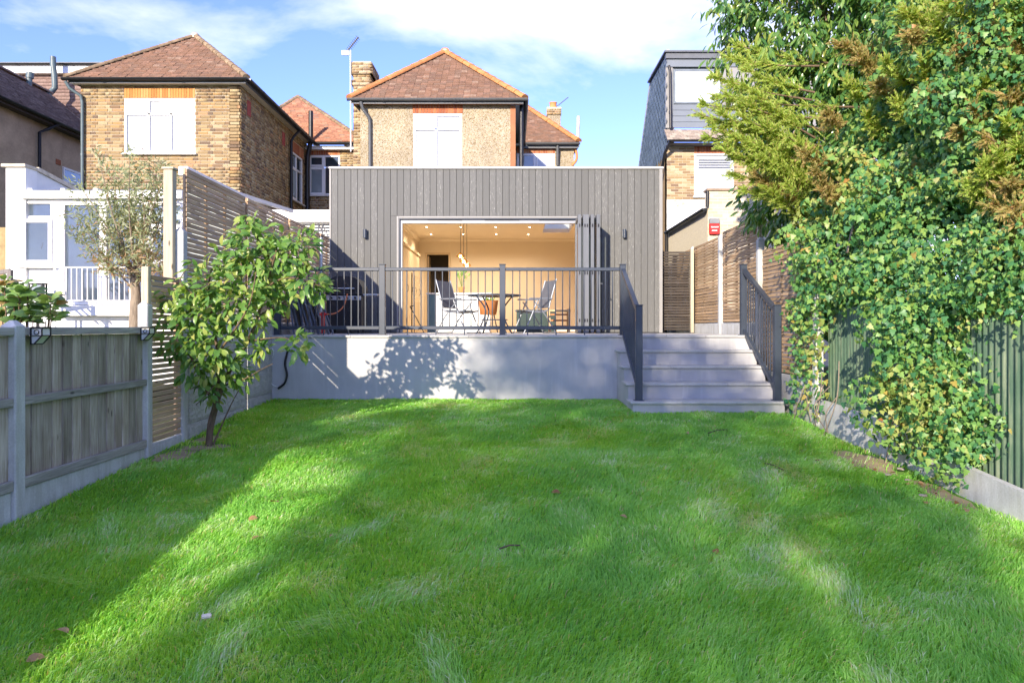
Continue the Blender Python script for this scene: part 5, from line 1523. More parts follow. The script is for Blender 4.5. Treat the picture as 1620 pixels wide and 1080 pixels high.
gutter(HX, (xa-.08,20.8,flz+.02), (xa-.08,YX-.02,flz+.02)); downpipe(HX, [(xa-.08,20.7,flz-.02),(xa-.06,20.75,flz-.4),(xa-.06,20.75,1.5)], .045)
downpipe(HX, [(xa-.02,YX-.05,topx-.02),(xa-.03,YX-.05,flz+.05)], .035)
# little red alarm sign
c = P(1130,352,YX-.05)
sg = thing('alarm_sign', 'small red and grey alarm box on the cream brick wall', 'alarm box', c)
m = MB(); m.bbox(c.x-.115, c.x+.115, YX-.09, YX-.014, c.z-.27, c.z-.03, .01); m.build('red_panel', M_red, sg)
m = MB(); m.bbox(c.x-.115, c.x+.115, YX-.088, YX-.014, c.z-.029, c.z+.09, .01); m.build('grey_panel', M_alu, sg)
for k in range(2):
    m = MB(); m.box(c.x-.085+.02*k, c.x+.085-.03*k, YX-.093, YX-.0905, c.z-.12-k*.08, c.z-.095-k*.08); m.build('print_line', M_upvc, sg)

# ------------------------------------------------------------------ foliage helpers
def leaf_proto(kind):
    """unit leaf: base at origin, tip along +x (length 1), face up +z"""
    if kind == 'oval':
        xs = [0,.22,.5,.78,1.0]; ws = [0,.17,.22,.14,0]; zs = [0,.02,.0,-.06,-.17]; up = .07
    elif kind == 'lance':
        xs = [0,.22,.5,.78,1.0]; ws = [0,.11,.155,.11,0]; zs = [0,.01,-.02,-.08,-.17]; up = .05
    elif kind == 'thin':
        V = np.array([(0,0,0),(.5,.11,.02),(1,0,-.05),(.5,-.11,.02)], float); return V, np.array([(0,3,1),(1,3,2)])
    elif kind == 'ivy':
        V = [(0.30,0,.03)]
        for (x, y) in ((0,.0),(-.06,.26),(.10,.46),(.34,.27),(.52,.34),(.64,.16),(1.0,0),(.64,-.16),(.52,-.34),(.34,-.27),(.10,-.46),(-.06,-.26)):
            V.append((x, y, -.10*(x*x+y*y)+random.uniform(-.01,.01)))
        n = len(V)-1
        return np.array(V, float), np.array([(0, 1+(k+1) % n, 1+k)[::-1] for k in range(n)])
    elif kind == 'quad':
        V = np.array([(0,0,0),(.5,.3,.06),(1,0,-.05),(.5,-.3,.06)], float); return V, np.array([(0,3,1),(1,3,2)])
    V = [(0,0,0)]; T = []
    for i in (1,2,3):
        V += [(xs[i], ws[i], zs[i]+up*ws[i]*4), (xs[i], 0, zs[i]), (xs[i], -ws[i], zs[i]+up*ws[i]*4)]
    V.append((1,0,zs[4])); 
    T += [(0,2,1),(0,3,2)]
    for i in range(2):
        a = 1+3*i
        T += [(a,a+1,a+4),(a,a+4,a+3),(a+1,a+2,a+5),(a+1,a+5,a+4)]
    T += [(7,8,10),(8,9,10)]
    return np.array(V, float), np.array(T)
def basis(d, n):
    """rows: x = d (tip), y, z ~ n"""
    d = d/np.maximum(np.linalg.norm(d, axis=1, keepdims=True), 1e-6)
    y = np.cross(n, d); y /= np.maximum(np.linalg.norm(y, axis=1, keepdims=True), 1e-6)
    z = np.cross(d, y)
    return np.stack([d, y, z], axis=2)          # columns
def leaves(parent, name, kind, pos, d, n, size, mat, ind=0, smooth=True, stuff_name='foliage', bins=9):
    """ind front-most leaves become objects of their own, the rest one mesh"""
    V, T = leaf_proto(kind)
    B = basis(d, n); N = len(pos)
    sel = np.zeros(N, bool)
    if ind:
        px = pos[:,0]/pos[:,1]*F_PX+VPX; py = VPY-(pos[:,2]-EYE)/pos[:,1]*F_PX
        infr = (px > 0) & (px < 1620) & (py > 0) & (py < 1080)
        key = (px//bins).astype(int)*10000+(py//bins).astype(int)
        best = {}
        for i in np.argsort(pos[:,1]):
            if infr[i] and key[i] not in best: best[key[i]] = i
        c = np.array(list(best.values()), int)
        facing = np.abs(B[c,1,2])*size[c]/pos[c,1]
        c = c[np.argsort(-facing)][:ind]
        sel[c] = True
        me = npmesh(name, V, T, mat, smooth)
        for i in c:
            b = B[i]*size[i]
            link(name, me, parent, Matrix(((b[0,0],b[0,1],b[0,2],pos[i,0]),(b[1,0],b[1,1],b[1,2],pos[i,1]),(b[2,0],b[2,1],b[2,2],pos[i,2]),(0,0,0,1))))
    r = np.where(~sel)[0]
    if len(r):
        W = np.einsum('nij,vj->nvi', B[r]*size[r][:,None,None], V)+pos[r][:,None,:]
        TT = (T[None]+(np.arange(len(r))*len(V))[:,None,None]).reshape(-1, 3)
        o = link(stuff_name, npmesh(stuff_name, W.reshape(-1,3), TT, mat, smooth), parent); o['kind'] = 'stuff'
def rnd(*s): return RNG.random(s)
def gau(*s): return RNG.normal(size=s)
def unit(v): return v/np.maximum(np.linalg.norm(v, axis=-1, keepdims=True), 1e-6)
def shell_points(blobs, per, depth=.35, lump=.22, seed=0, front=True):
    """points in the outer skin of a union of ellipsoids with lumpy radius; returns pos, outward normal"""
    P_, N_ = [], []
    for bi, (cx_, cy_, cz_, rx, ry, rz) in enumerate(blobs):
        area = 4*math.pi*((rx*ry)**1.6+(rx*rz)**1.6+(ry*rz)**1.6)**(1/1.6)/3**(1/1.6)
        k = int(area*per)
        u = unit(gau(k, 3))
        if front: u = u[(u[:,1] < .55)]
        k = len(u)
        lm = np.array([mnoise.noise((q[0]*2.1+bi*7+seed, q[1]*2.1, q[2]*2.1)) + .5*mnoise.noise((q[0]*5+bi, q[1]*5+seed, q[2]*5)) for q in u])
        rr = (1+lump*lm)*(1-depth*rnd(k)**1.7)
        p = u*rr[:,None]*np.array([rx,ry,rz])+np.array([cx_,cy_,cz_])
        nn = unit(u/np.array([rx,ry,rz]))
        keep = np.ones(k, bool)
        for bj, b in enumerate(blobs):
            if bj == bi: continue
            q = (p-np.array(b[:3]))/np.array(b[3:]); keep &= (q**2).sum(1) > .42
        P_.append(p[keep]); N_.append(nn[keep])
    return np.concatenate(P_), np.concatenate(N_)

# ------------------------------------------------------------------ small leafy tree on the lawn edge
M_cherry = leafmat('cherry_leaf', [(0,(.11,.25,.06)),(.4,(.17,.34,.075)),(.7,(.27,.43,.09)),(.9,(.40,.50,.13)),(1,(.50,.52,.15))], .32, .42)
ct = thing('leafy_tree', 'small multi-stemmed tree with drooping pointed leaves on lawn edge', 'tree', (-3.26, 7.82, g(7.82)))
YT0 = 7.82
def Q(px, py, dy=0): return P(px, py, YT0+dy)
stems = [([Q(331,712),Q(333,680),Q(340,650),Q(352,610,.05),Q(372,570,.1),Q(392,540,.05),Q(408,500,0),Q(420,455,0),Q(432,415,-.05),Q(440,385,0)], .036),
         ([Q(329,712),Q(332,672),Q(340,640,-.05),Q(345,600,-.1),Q(344,560,-.1),Q(338,510,-.1),Q(330,460,-.05),Q(335,425)], .032),
         ([Q(336,706),Q(352,670,.05),Q(368,635,.1),Q(382,610,.1)], .012),
         ([Q(340,640,-.05),Q(318,600,-.2),Q(300,560,-.25),Q(285,520,-.2),Q(280,480,-.2)], .018),
         ([Q(420,455),Q(450,440,-.2),Q(485,445,-.35),Q(512,455,-.4)], .014),
         ([Q(392,540,.05),Q(425,535,-.3),Q(452,535,-.5),Q(478,548,-.6)], .010),
         ([Q(432,415),Q(412,385,.1),Q(402,360,.1),Q(398,335,.1)], .012),
         ([Q(440,385),Q(455,365,0),Q(480,380,-.1)], .010),
         ([Q(344,560,-.1),Q(372,520,-.3),Q(395,480,-.4),Q(405,430,-.35)], .014),
         ([Q(408,500),Q(445,480,.1),Q(470,470,.1)], .010),
         ([Q(352,610,.05),Q(385,600,-.1),Q(412,585,-.1),Q(432,575,-.1)], .010),
         ([Q(338,510,-.1),Q(310,470,-.25),Q(285,445,-.3),Q(300,420,-.2)], .011),
         ([Q(345,600,-.1),Q(330,620,-.3),Q(310,640,-.35)], .008)]
bark_m = M_bark
for i, (pts, r0) in enumerate(stems):
    sp = spline(pts, 5); k = len(sp)
    m = MB(); m.tube(sp, [r0*(1-.78*j/k)*(1.35 if j == 0 and r0 > .03 else 1) for j in range(k)], 8); m.build('trunk' if i < 2 else 'branch', bark_m, ct)
blobs = [(300,505,48,-.2),(340,555,50,-.15),(378,480,60,-.1),(325,455,48,-.15),(420,420,56,0),(455,400,40,0),(402,385,38,.05),(372,590,30,0),(315,585,30,-.2),(398,352,17,.1),(486,440,30,-.35),(508,458,16,-.4),(470,548,20,-.6),(340,620,22,-.1),(268,470,26,-.2),(440,465,34,.1),(480,382,22,-.1),(415,555,14,-.1),(285,540,30,-.25),(360,405,26,0)]
pos = []; cen = []
for (px, py, r, dy) in blobs:
    c = Q(px, py, dy); rm = r*YT0/F_PX
    k = int(112*(r/40)**2.1)+14
    u = unit(gau(k, 3)); rr = rnd(k)**.5
    pos.append(np.array(c)+u*rr[:,None]*np.array([rm, rm*.9, rm])); cen.append(np.repeat(np.array(c)[None], k, 0))
pos = np.concatenate(pos); cen = np.concatenate(cen); k = len(pos)
out = unit(pos-cen+gau(k,3)*.02)
d = unit(out*.8+gau(k,3)*.45+np.array([0,-.12,-.42])); n = unit(np.array([-.25,-.6,.75])+gau(k,3)*.38+out*.3)
leaves(ct, 'leaf', 'oval', pos, d, n, .085+.062*rnd(k), M_cherry, 300, bins=11)

# ------------------------------------------------------------------ photinia in the neighbour's garden
M_phot = leafmat('photinia_leaf', [(0,(.12,.24,.06)),(.5,(.18,.33,.08)),(.9,(.30,.44,.12)),(.985,(.42,.26,.12))], .3, .3, .5)
ps = thing('photinia_shrub', 'glossy green shrub peeping over the boarded fence', 'shrub', (-4.5, 6.4, -.2))
YS_ = 6.5; pos = []; dd_ = []; nn_ = []
for (px, py, k) in ((8,452,12),(22,478,14),(42,462,11),(40,490,14),(10,498,14),(58,478,10),(80,478,12),(84,500,11),(55,500,12),(30,452,9),(72,508,9),(25,508,12),(0,474,12),(80,488,9),(15,465,10),(32,472,10)):
    c = np.array(P(px+random.uniform(-3,3), py, YS_+random.uniform(-.25,.25)))
    b = P(px*.7+5, 640, YS_)
    m = MB(); m.tube([b, (Vector(c)+b)/2+Vector((.02,0,.05)), Vector(c)], [.010,.008,.004], 6); m.build('stem', M_bark, ps)
    a = rnd(k)*6.28
    dv = np.stack([np.cos(a), np.sin(a), .35+.5*rnd(k)-.3], 1)
    pos.append(c+dv*.01+gau(k,3)*.02); dd_.append(dv); nn_.append(np.array([-.3,-.75,.65])+gau(k,3)*.25-dv*.15)
leaves(ps, 'leaf', 'oval', np.concatenate(pos), np.concatenate(dd_), np.concatenate(nn_), .13+.05*rnd(len(np.concatenate(pos))), M_phot, 160, bins=3)
# plain lantern behind the fence and a bit of trellis
ln = thing('lantern', 'small black square lantern on the white conservatory panel', 'lantern', P(60,467,9.9))
c = P(60,458,9.9)
m = MB()
for sx in (-.085,.085):
    for sy in (-.05,.05): m.bar((c.x+sx,9.9+sy,c.z-.075),(c.x+sx,9.9+sy,c.z+.075),.018,.018)
m.bbox(c.x-.1,c.x+.1,9.84,9.96,c.z+.07,c.z+.088,.004); m.bbox(c.x-.1,c.x+.1,9.84,9.96,c.z-.088,c.z-.07,.004); m.build('frame', M_black, ln)
m = MB(); m.box(c.x-.07,c.x+.07,9.87,9.94,c.z-.069,c.z+.069); m.build('glass', M_glass_grey, ln)
m = MB(); m.bar((c.x,9.9,c.z-.088),(c.x,9.9,c.z-.9),.03,.03); m.build('stake', M_black, ln)
tr = thing('trellis', 'grey wooden trellis corner at picture edge beside white pier', 'trellis', P(8,470,9.2))
m = MB(); m.bar(P(16,490,9.2),P(16,427,9.2),.05,.05); m.build('post', M_greywood, tr)
m = MB(); m.bar(P(-30,436,9.2),P(16,428,9.2),.05,.035,(0,1,0)); m.build('top_rail', M_greywood, tr)
for k in range(3):
    m = MB(); m.bar(P(-18+k*12,434,9.2),P(2+k*12,452,9.2),.03,.015,(0,1,0)); m.build('lath', M_greywood, tr)
m = MB(); m.box(-9.2,-8.62,12.6,12.8,0,2.85); wy = tag(m.build('garden_wall', M_yellow_wall), 'yellow brick wall glimpsed at the picture edge beside conservatory', 'wall')

# ------------------------------------------------------------------ olive tree in front of the conservatory
M_olive = leafmat('olive_leaf', [(0,(.22,.27,.13)),(.5,(.31,.36,.19)),(.8,(.40,.44,.26)),(1,(.48,.50,.34))], .5, .3)
M_dry = leafmat('dry_leaf', [(0,(.34,.20,.09)),(.5,(.42,.28,.15)),(1,(.50,.36,.21))], .8, .3)
ol = thing('olive_tree', 'sparse silvery olive tree with brown lower leaves before conservatory', 'tree', P(213,560,9.3))
YO = 9.3
def O_(px, py, dy=0): return P(px, py, YO+dy)
m = MB(); m.tube(spline([O_(214,560),O_(213,510),O_(215,470),O_(212,440)],5), [.075]*5+[.07]*5+[.06]*6, 10); m.build('trunk', M_bark_grey, ol)
tips = [(120,340),(140,360),(165,300),(180,265),(205,250),(222,262),(190,330),(245,280),(262,300),(268,340),(235,330),(150,410),(210,360),(250,400),(258,430),(170,430),(232,390),(190,400),(130,300),(155,250),(195,290),(250,260),(120,370),(135,325),(170,350),(225,300),(205,320),(265,270)]
pos = []; dr = []; isdry = []
for i, (px, py) in enumerate(tips):
    dy = random.uniform(-.5,.45); e = O_(px,py,dy); s = O_(212+random.uniform(-4,4),445+random.uniform(-20,15),dy*.1)
    mid = s.lerp(e,.5)+Vector((random.uniform(-.08,.08),0,random.uniform(-.1,.08)))
    sp = spline([s,mid,e],7)
    m = MB(); m.tube(sp, [.016*(1-.85*j/len(sp)) for j in range(len(sp))], 6); m.build('branch', M_bark_grey, ol)
    for j in range(6, len(sp)):
        for _ in range(3):
            t0 = Vector(sp[j]); tw = Vector((random.uniform(-1,1),random.uniform(-1,1),random.uniform(-.3,1))).normalized()*random.uniform(.10,.32)
            nl = 9
            for q in range(nl):
                pp_ = t0+tw*(q/nl)+Vector(gau(3))*.012
                pos.append(pp_); dr.append(tw.normalized()*.6+Vector(gau(3))*.6)
                py_ = VPY-(pp_.z-EYE)/pp_.y*F_PX
                isdry.append(random.random() < (.45 if py_ > 400 else .15 if py_ > 350 else .02))
pos = np.array(pos); dr = np.array(dr); isdry = np.array(isdry)
k = len(pos); nn_ = unit(gau(k,3)+np.array([0,-.4,.6])); sz = .058+.042*rnd(k)
leaves(ol, 'leaf', 'thin', pos[~isdry], dr[~isdry], nn_[~isdry], sz[~isdry], M_olive, 0)
leaves(ol, 'leaf', 'thin', pos[isdry], dr[isdry], nn_[isdry], sz[isdry]*.9, M_dry, 0, stuff_name='dry_foliage')

# ------------------------------------------------------------------ ivy, laurel and conifer beyond the right fence
M_ivy = leafmat('ivy_leaf', [(0,(.05,.18,.075)),(.3,(.09,.26,.085)),(.6,(.17,.36,.085)),(.85,(.29,.46,.11)),(.985,(.30,.40,.09)),(1,(.46,.30,.07))], .42, .32, .4)
M_ivy_y = leafmat('pale_ivy_leaf', [(0,(.26,.37,.08)),(.5,(.40,.49,.13)),(.85,(.52,.53,.20)),(.96,(.54,.40,.10)),(1,(.48,.20,.07))], .42, .36)
M_laurel = leafmat('laurel_leaf', [(0,(.06,.17,.05)),(.4,(.11,.25,.06)),(.7,(.19,.34,.07)),(.92,(.32,.44,.10)),(1,(.48,.50,.12))], .25, .38, .6)
M_conifer = leafmat('conifer_spray', [(0,(.33,.50,.08)),(.4,(.46,.62,.12)),(.75,(.58,.68,.17)),(.96,(.52,.44,.16))], .6, .45)
M_conifer_b = leafmat('browning_conifer_spray', [(0,(.36,.38,.10)),(.4,(.46,.42,.15)),(.75,(.54,.43,.19)),(1,(.58,.34,.14))], .7, .4)
iv = thing('ivy', 'dense ivy mass smothering the corrugated fence and bulging over lawn', 'ivy', (4.1, 7, -.1))
ib = [(4.2,9.05,1.9,.78,1.0,.95),(4.4,7.4,1.95,.95,1.2,1.05),(3.92,6.75,.85,.58,.82,.95),(4.7,6.5,3.1,1.15,1.3,1.15),(4.6,8.4,2.9,.95,1.1,.85),(4.9,5.8,4.2,1.3,1.2,1.1),(4.25,5.75,1.65,.75,.8,.75),(3.86,6.2,.25,.28,.5,.45),(4.75,4.9,2.7,.95,1.1,1.5),(4.9,7.6,4.0,1.1,1.2,1.0)]
core = [(a,b,c,d_*.86,e_*.86,f_*.86) for (a,b,c,d_,e_,f_) in ib]
p1, n1_ = shell_points(core, 1150, .30, .25, 3)
# ivy grows in rounded clumps: many small lobes over the big ones
lobes = []
for (a,b,c,d_,e_,f_) in ib:
    for _ in range(int(19*(d_*e_+d_*f_+e_*f_))):
        u = unit(gau(3))
        if u[1] > .35 or (u[0] > .75): continue
        r_ = .17+.20*random.random()
        lobes.append((a+u[0]*d_*.86, b+u[1]*e_*.86, c+u[2]*f_*.86, r_*1.05, r_*1.1, r_*.85))
p2, n2_ = [], []
for lb_ in lobes:
    k = int(390*lb_[3]**2*4)
    u = unit(gau(k,3)+np.array([-.25,-.35,.3])); rr = 1-.35*rnd(k)**2
    p2.append(np.array(lb_[:3])+u*rr[:,None]*np.array(lb_[3:])); n2_.append(u)
p1 = np.concatenate([p1]+p2); n1_ = np.concatenate([n1_]+n2_)
# hanging strands
sp_, sn_ = [], []
for (x, y, zt, zb, w, k) in ((3.74,9.15,1.5,.0,.17,520),(3.72,8.75,1.1,.05,.10,160),(3.70,6.0,.6,-.2,.15,160),(3.66,5.4,.5,-.25,.08,50)):
    zz_ = zb+(zt-zb)*rnd(k)**.8
    sp_.append(np.stack([x-.05+gau(k)*.06, y+gau(k)*w*(1+.8*zz_/zt), zz_],1)); sn_.append(np.tile(np.array([[-.9,-.4,.1]]),(k,1)))
p1 = np.concatenate([p1]+sp_); n1_ = np.concatenate([n1_]+sn_)
keep = (p1[:,2] > np.interp(p1[:,1], GY, GZ)+.02)
# leave the metal sheet showing where the photo does
gx = p1[:,0]/p1[:,1]*F_PX+VPX; gyy = VPY-(p1[:,2]-EYE)/p1[:,1]*F_PX
keep &= ~((p1[:,1] > 7.25) & (p1[:,1] < 8.6) & (p1[:,2] < .98+.12*np.sin(p1[:,1]*9)))
keep &= ~((p1[:,1] < 5.6) & (p1[:,2] < .62+.12*np.sin(p1[:,1]*7)) & (p1[:,1] > 3.0) & (RNG.random(len(p1)) < .97))
p1 = p1[keep]; n1_ = n1_[keep]; k = len(p1)
d = unit(np.array([0,-.1,-.8])+gau(k,3)*.5); n = unit(n1_*.9+np.array([-.05,-.25,.45])+gau(k,3)*.32)
pale = np.array([mnoise.noise((q[0]*1.3, q[1]*1.3+3, q[2]*1.3)) for q in p1])+.25*gau(k)*.6
low_sunpatch = ((p1-np.array([3.75,6.5,.45]))**2/np.array([.5,.55,.45])**2).sum(1) < 1
isy = (pale > .44-.05*np.clip(p1[:,2]-.8, 0, 3.2)) | (low_sunpatch & (rnd(k) < .6))  # extra pale leaves higher up and in the low patch paint in sunlight
sz = (.034+.056*rnd(k)**1.3)*np.clip(p1[:,1]/7.6, .66, 1.0)
leaves(iv, 'leaf', 'ivy', p1[~isy], d[~isy], n[~isy], sz[~isy], M_ivy, 240, bins=12)
leaves(iv, 'leaf', 'ivy', p1[isy], d[isy], n[isy], sz[isy], M_ivy_y, 60, stuff_name='pale_foliage', bins=12)
# woody ivy stems hanging against the fence
for k in range(18):
    y = random.uniform(6.9,9.4); x = 3.70-random.uniform(0,.12)
    if 7.3 < y < 8.5 and random.random() < .7: continue
    z1_ = random.uniform(.3,.8); z0 = g(y)+random.uniform(0,.1)
    m = MB(); m.tube(spline([(x+.05,y,z1_),(x-random.uniform(-.03,.08),y+random.uniform(-.15,.15),(z0+z1_)/2),(x-random.uniform(-.02,.1),y+random.uniform(-.2,.2),z0)],4), .006, 5); m.build('stem', M_bark_grey, iv)
for (a, b, c) in ((P(1450,60,7.2),P(1500,30,7.0),P(1580,-20,6.5)),(P(1500,75,7),P(1560,85,6.6),P(1640,95,6.2)),(P(1470,430,7),P(1530,470,6.3),P(1550,520,6.0)),(P(1545,380,6.2),P(1560,430,6.1),P(1550,470,6.0)),(P(1340,400,8.2),P(1352,350,8.2),P(1370,300,8.2))):
    m = MB(); m.tube(spline([a,b,c],5), .014, 6); m.build('branch', M_bark_grey, iv)

la = thing('laurel_tree', 'tall evergreen tree with long glossy drooping leaves over slatted fence', 'tree', (5.0, 11, 0))
m = MB(); m.tube(spline([(5.3,11,-.1),(5.2,11,1.5),(5.0,10.9,3.0),(4.7,10.8,4.6),(4.6,10.8,6.2)],5), [.14-.0045*j for j in range(21)], 10); m.build('trunk', M_bark_grey, la)
lbks = [(4.55,10.7,5.4,1.35,1.1,1.2),(5.1,10.7,6.6,1.5,1.2,1.0),(4.35,10.5,4.2,.85,.9,.9),(4.15,10.9,3.05,.55,.6,.5),(5.5,10.0,4.6,1.2,1.1,1.3),(5.2,9.8,3.3,.9,.9,.9),(3.95,10.9,5.9,.7,.7,.7)]
for b in lbks:
    for _ in range(4):
        e = Vector((b[0]+random.uniform(-.7,.7)*b[3], b[1]+random.uniform(-.7,.3)*b[4], b[2]+random.uniform(-.6,.8)*b[5]))
        m = MB(); m.tube(spline([(4.9,10.9,max(1.5,b[2]-1.2)),((4.9+e.x)/2,(10.9+e.y)/2,(b[2]-1.2+e.z)/2+.25),e],5), [.03-.0022*j for j in range(11)], 6); m.build('branch', M_bark_grey, la)
pc, nc = shell_points(lbks, 72, .65, .4, 11)
k0 = len(pc); per = 7
# each point becomes a twig carrying several drooping leaves
tw = unit(nc*.8+gau(k0,3)*.5+np.array([-.15,-.1,.0]))
pos = np.repeat(pc, per, 0)+np.repeat(tw, per, 0)*(np.tile(np.arange(per)/per, k0)[:,None]*.30)+gau(k0*per,3)*.015
k = len(pos); a = np.tile(np.arange(per)*2.4, k0)+rnd(k)
side = np.stack([np.cos(a), np.sin(a), np.zeros(k)],1)
d = unit(np.repeat(tw, per, 0)*.45+side*.5+np.array([0,0,-.75])+gau(k,3)*.2); n = unit(np.array([-.25,-.6,.65])+gau(k,3)*.3+side*.3)
leaves(la, 'leaf', 'lance', pos, d, n, .115+.06*rnd(k), M_laurel, 300, bins=11)

co_ = thing('conifer', 'feathery yellow-green conifer reaching out over the steps', 'tree', (4.9, 9.6, 0))
m = MB(); m.tube(spline([(5.1,9.6,-.1),(5.0,9.6,2.0),(4.9,9.5,4.0),(4.9,9.5,5.5)],5), [.11-.005*j for j in range(16)], 8); m.build('trunk', M_bark, co_)
V0, V1 = [], []; 
def spray(base, tip, n_side, ln, store, dens=1.0):
    """feathery branchlets along a branch"""
    base = Vector(base); tip = Vector(tip); ax = (tip-base); L = ax.length; ax.normalize()
    m = MB(); m.tube(spline([base, base.lerp(tip,.5)+Vector((0,0,-.05)), tip],4), [.016-.0014*j for j in range(9)], 5); m.build('branch', M_bark, co_)
    for k in range(int(n_side*dens)):
        f = random.random()**.7; c = base.lerp(tip, .12+.88*f)+Vector((0,0,-.05*4*f*(1-f)))
        sd = (ax*random.uniform(.4,1.0)+Vector((random.uniform(-1,1),random.uniform(-1,1),random.uniform(-.9,.9)))*.65).normalized()
        l = ln*(.5+.6*random.random())*(1.15-.5*f)
        # branchlet: flat feather of small scale leaves
        per = 15
        up = sd.orthogonal().normalized()
        for q in range(per):
            t = q/per; p = c+sd*l*t
            for s in (-1, 1):
                store.append((tuple(p), tuple((sd*.8+up*s*.55+Vector(gau(3))*.16)), .036+.028*(1-t)))
A0, A1 = [], []
org = Vector((4.8, 9.6, 3.6))
targets = [(1112,165,9.4),(1128,120,9.6),(1150,90,9.9),(1165,72,10.2),(1105,180,9.2),(1130,200,9.2),(1118,215,9.3),(1140,235,9.1),(1165,250,9.2),(1150,150,9.3),(1185,110,9.6),(1175,185,9.0),(1190,225,9.0),(1200,150,9.3),(1215,200,9.0),(1160,275,9.4),(1195,275,9.2),(1230,255,9.0),(1245,290,8.9),(1215,300,9.2),(1180,300,9.5),(1245,215,8.9),(1140,180,9.1),(1125,150,9.5),(1160,215,9.0),(1205,250,8.9)]
for i, (px, py, Y) in enumerate(targets):
    e = P(px, py, Y); b = Vector((3.95+random.uniform(-.1,.6), 9.5, e.z-random.uniform(.15,.55)))
    if b.x-e.x < .25: b.x = e.x+.4
    spray(b, e, 85, .24, A1 if (px > 1185 and py > 200 and random.random() < .45) else A0)
org2 = [(1400,95,7.6),(1440,50,7.2),(1480,40,7.0),(1420,160,7.8),(1390,130,8.0),(1500,120,6.8),(1545,60,6.6),(1585,40,6.4),(1600,110,6.3),(1590,190,6.2),(1610,230,6.1),(1560,215,6.3),(1520,200,6.6),(1600,290,6.0),(1570,310,6.1),(1615,350,5.9),(1540,290,6.4),(1340,130,8.6),(1310,180,8.8),(1270,240,8.9),(1300,300,8.8),(1370,180,8.4),(1290,270,8.7),(1605,20,6.3),(1460,90,7.2),(1430,20,7.2),(1500,10,6.8),(1560,130,6.4),(1520,70,6.7),(1470,150,7.0),(1590,150,6.2),(1540,170,6.4),(1610,70,6.2),(1360,90,8.4),(1330,70,8.6),(1560,260,6.2),(1600,330,5.95),(1580,240,6.1)]
for (px, py, Y) in org2:
    e = P(px, py, Y*.92); b = e+Vector((random.uniform(.3,.7), random.uniform(.2,.6), random.uniform(-.35,.2)))
    spray(b, e, 60, .22, A1 if random.random() < .72 else A0)
for st_, mt, nm in ((A0, M_conifer, 'foliage'), (A1, M_conifer_b, 'brown_foliage')):
    pos = np.array([q[0] for q in st_]); d = np.array([q[1] for q in st_]); sz = np.array([q[2] for q in st_]); k = len(pos)
    leaves(co_, 'leaf', 'thin', pos, d, unit(gau(k,3)), sz, mt, 0, stuff_name=nm)

# ------------------------------------------------------------------ trees behind the camera that shade the lawn
M_shade = leafmat('shade_tree_leaf', [(0,(.05,.10,.03)),(1,(.10,.17,.05))], .5, .15)
def shade_tree(loc, trunk_h, blobs, per, label, depth=.75, size=.16):
    t = thing('garden_tree', label, 'tree', loc, 'trees behind the viewpoint')
    m = MB(); x, y, z = loc; m.tube(spline([(x,y,z-.1),(x+.05,y,z+trunk_h*.5),(x,y,z+trunk_h)],5), [.17-.008*j for j in range(11)], 10); m.build('trunk', M_bark, t)
    for b in blobs:
        m = MB(); m.tube(spline([(x,y,z+trunk_h*.8),((x+b[0])/2,(y+b[1])/2,(z+trunk_h+b[2])/2-.1),b[:3]],4), [.07-.006*j for j in range(9)], 6); m.build('branch', M_bark, t)
    p, n = shell_points(blobs, per, depth, .3, 5, front=False); k = len(p)
    leaves(t, 'leaf', 'quad', p, unit(gau(k,3)+np.array([0,0,-.5])), unit(gau(k,3)+np.array([0,0,.6])), size*(.8+.5*rnd(k)), M_shade, 0, stuff_name='crown')
    return t
def back(X, Y, z, Yt):
    """where the sun ray through (X,Y,z) crosses the plane y = Yt"""
    s = (Y-Yt); return (X-.38*s, Yt, z+.37*s)
SHADE_Y = -14.0
def sb(X, Y, z, r, dy=0):
    p = back(X, Y, z, SHADE_Y+dy); return (p[0], p[1], p[2], r, r*.7, r)
blA = [sb(.6,4.2,-.4,1.0), sb(1.2,6.0,-.2,1.1), sb(.7,8.0,-.1,1.05,-.5), sb(1.8,8.6,0,1.0,.3), sb(1.0,10.4,.1,.95,-.3), sb(2.2,10.6,.2,.95,.2), sb(2.7,7.2,-.2,.85), sb(2.9,9.5,.1,.8), sb(2.4,4.6,-.5,1.0), sb(.1,5.9,-.3,.75), sb(0.6,2.4,-.5,.9), sb(-.95,3.3,-.4,.75), sb(-.75,5.8,-.3,.62), sb(-.2,7.8,-.1,.75), sb(-.9,7.6,-.1,.45), sb(-1.15,4.2,-.35,.5), sb(-.9,9.6,-.05,.4), sb(0,9.2,-.05,.6), sb(-.85,4.9,-.35,.75), sb(-.45,6.7,-.2,.8), sb(-1.7,8.8,-.1,.55), sb(-.7,8.6,-.1,.7), sb(.1,11,.7,.85), sb(1.2,11,.9,.95,-.4), sb(2.3,11,.7,.72,.3), sb(3.0,10.8,.4,.6), sb(-2.3,8.4,-.1,.45), sb(3.3,6.3,-.6,.4), sb(.5,7.2,0,.8), sb(.5,9.6,.0,.6)]
shade_tree((-6.2, SHADE_Y, g(SHADE_Y)), 6.5, blA, 105, 'broad leafy garden tree standing behind the viewpoint, shading the lawn')
blB = [sb(-3.3,7.8,.1,.6), sb(-3.3,8.1,.3,.5,-.3), sb(-3.0,7.9,.1,.45)]
shade_tree((blB[0][0], SHADE_Y, g(SHADE_Y)), 6.5, blB, 75, 'slim garden tree standing beyond the boarded fence behind the viewpoint')

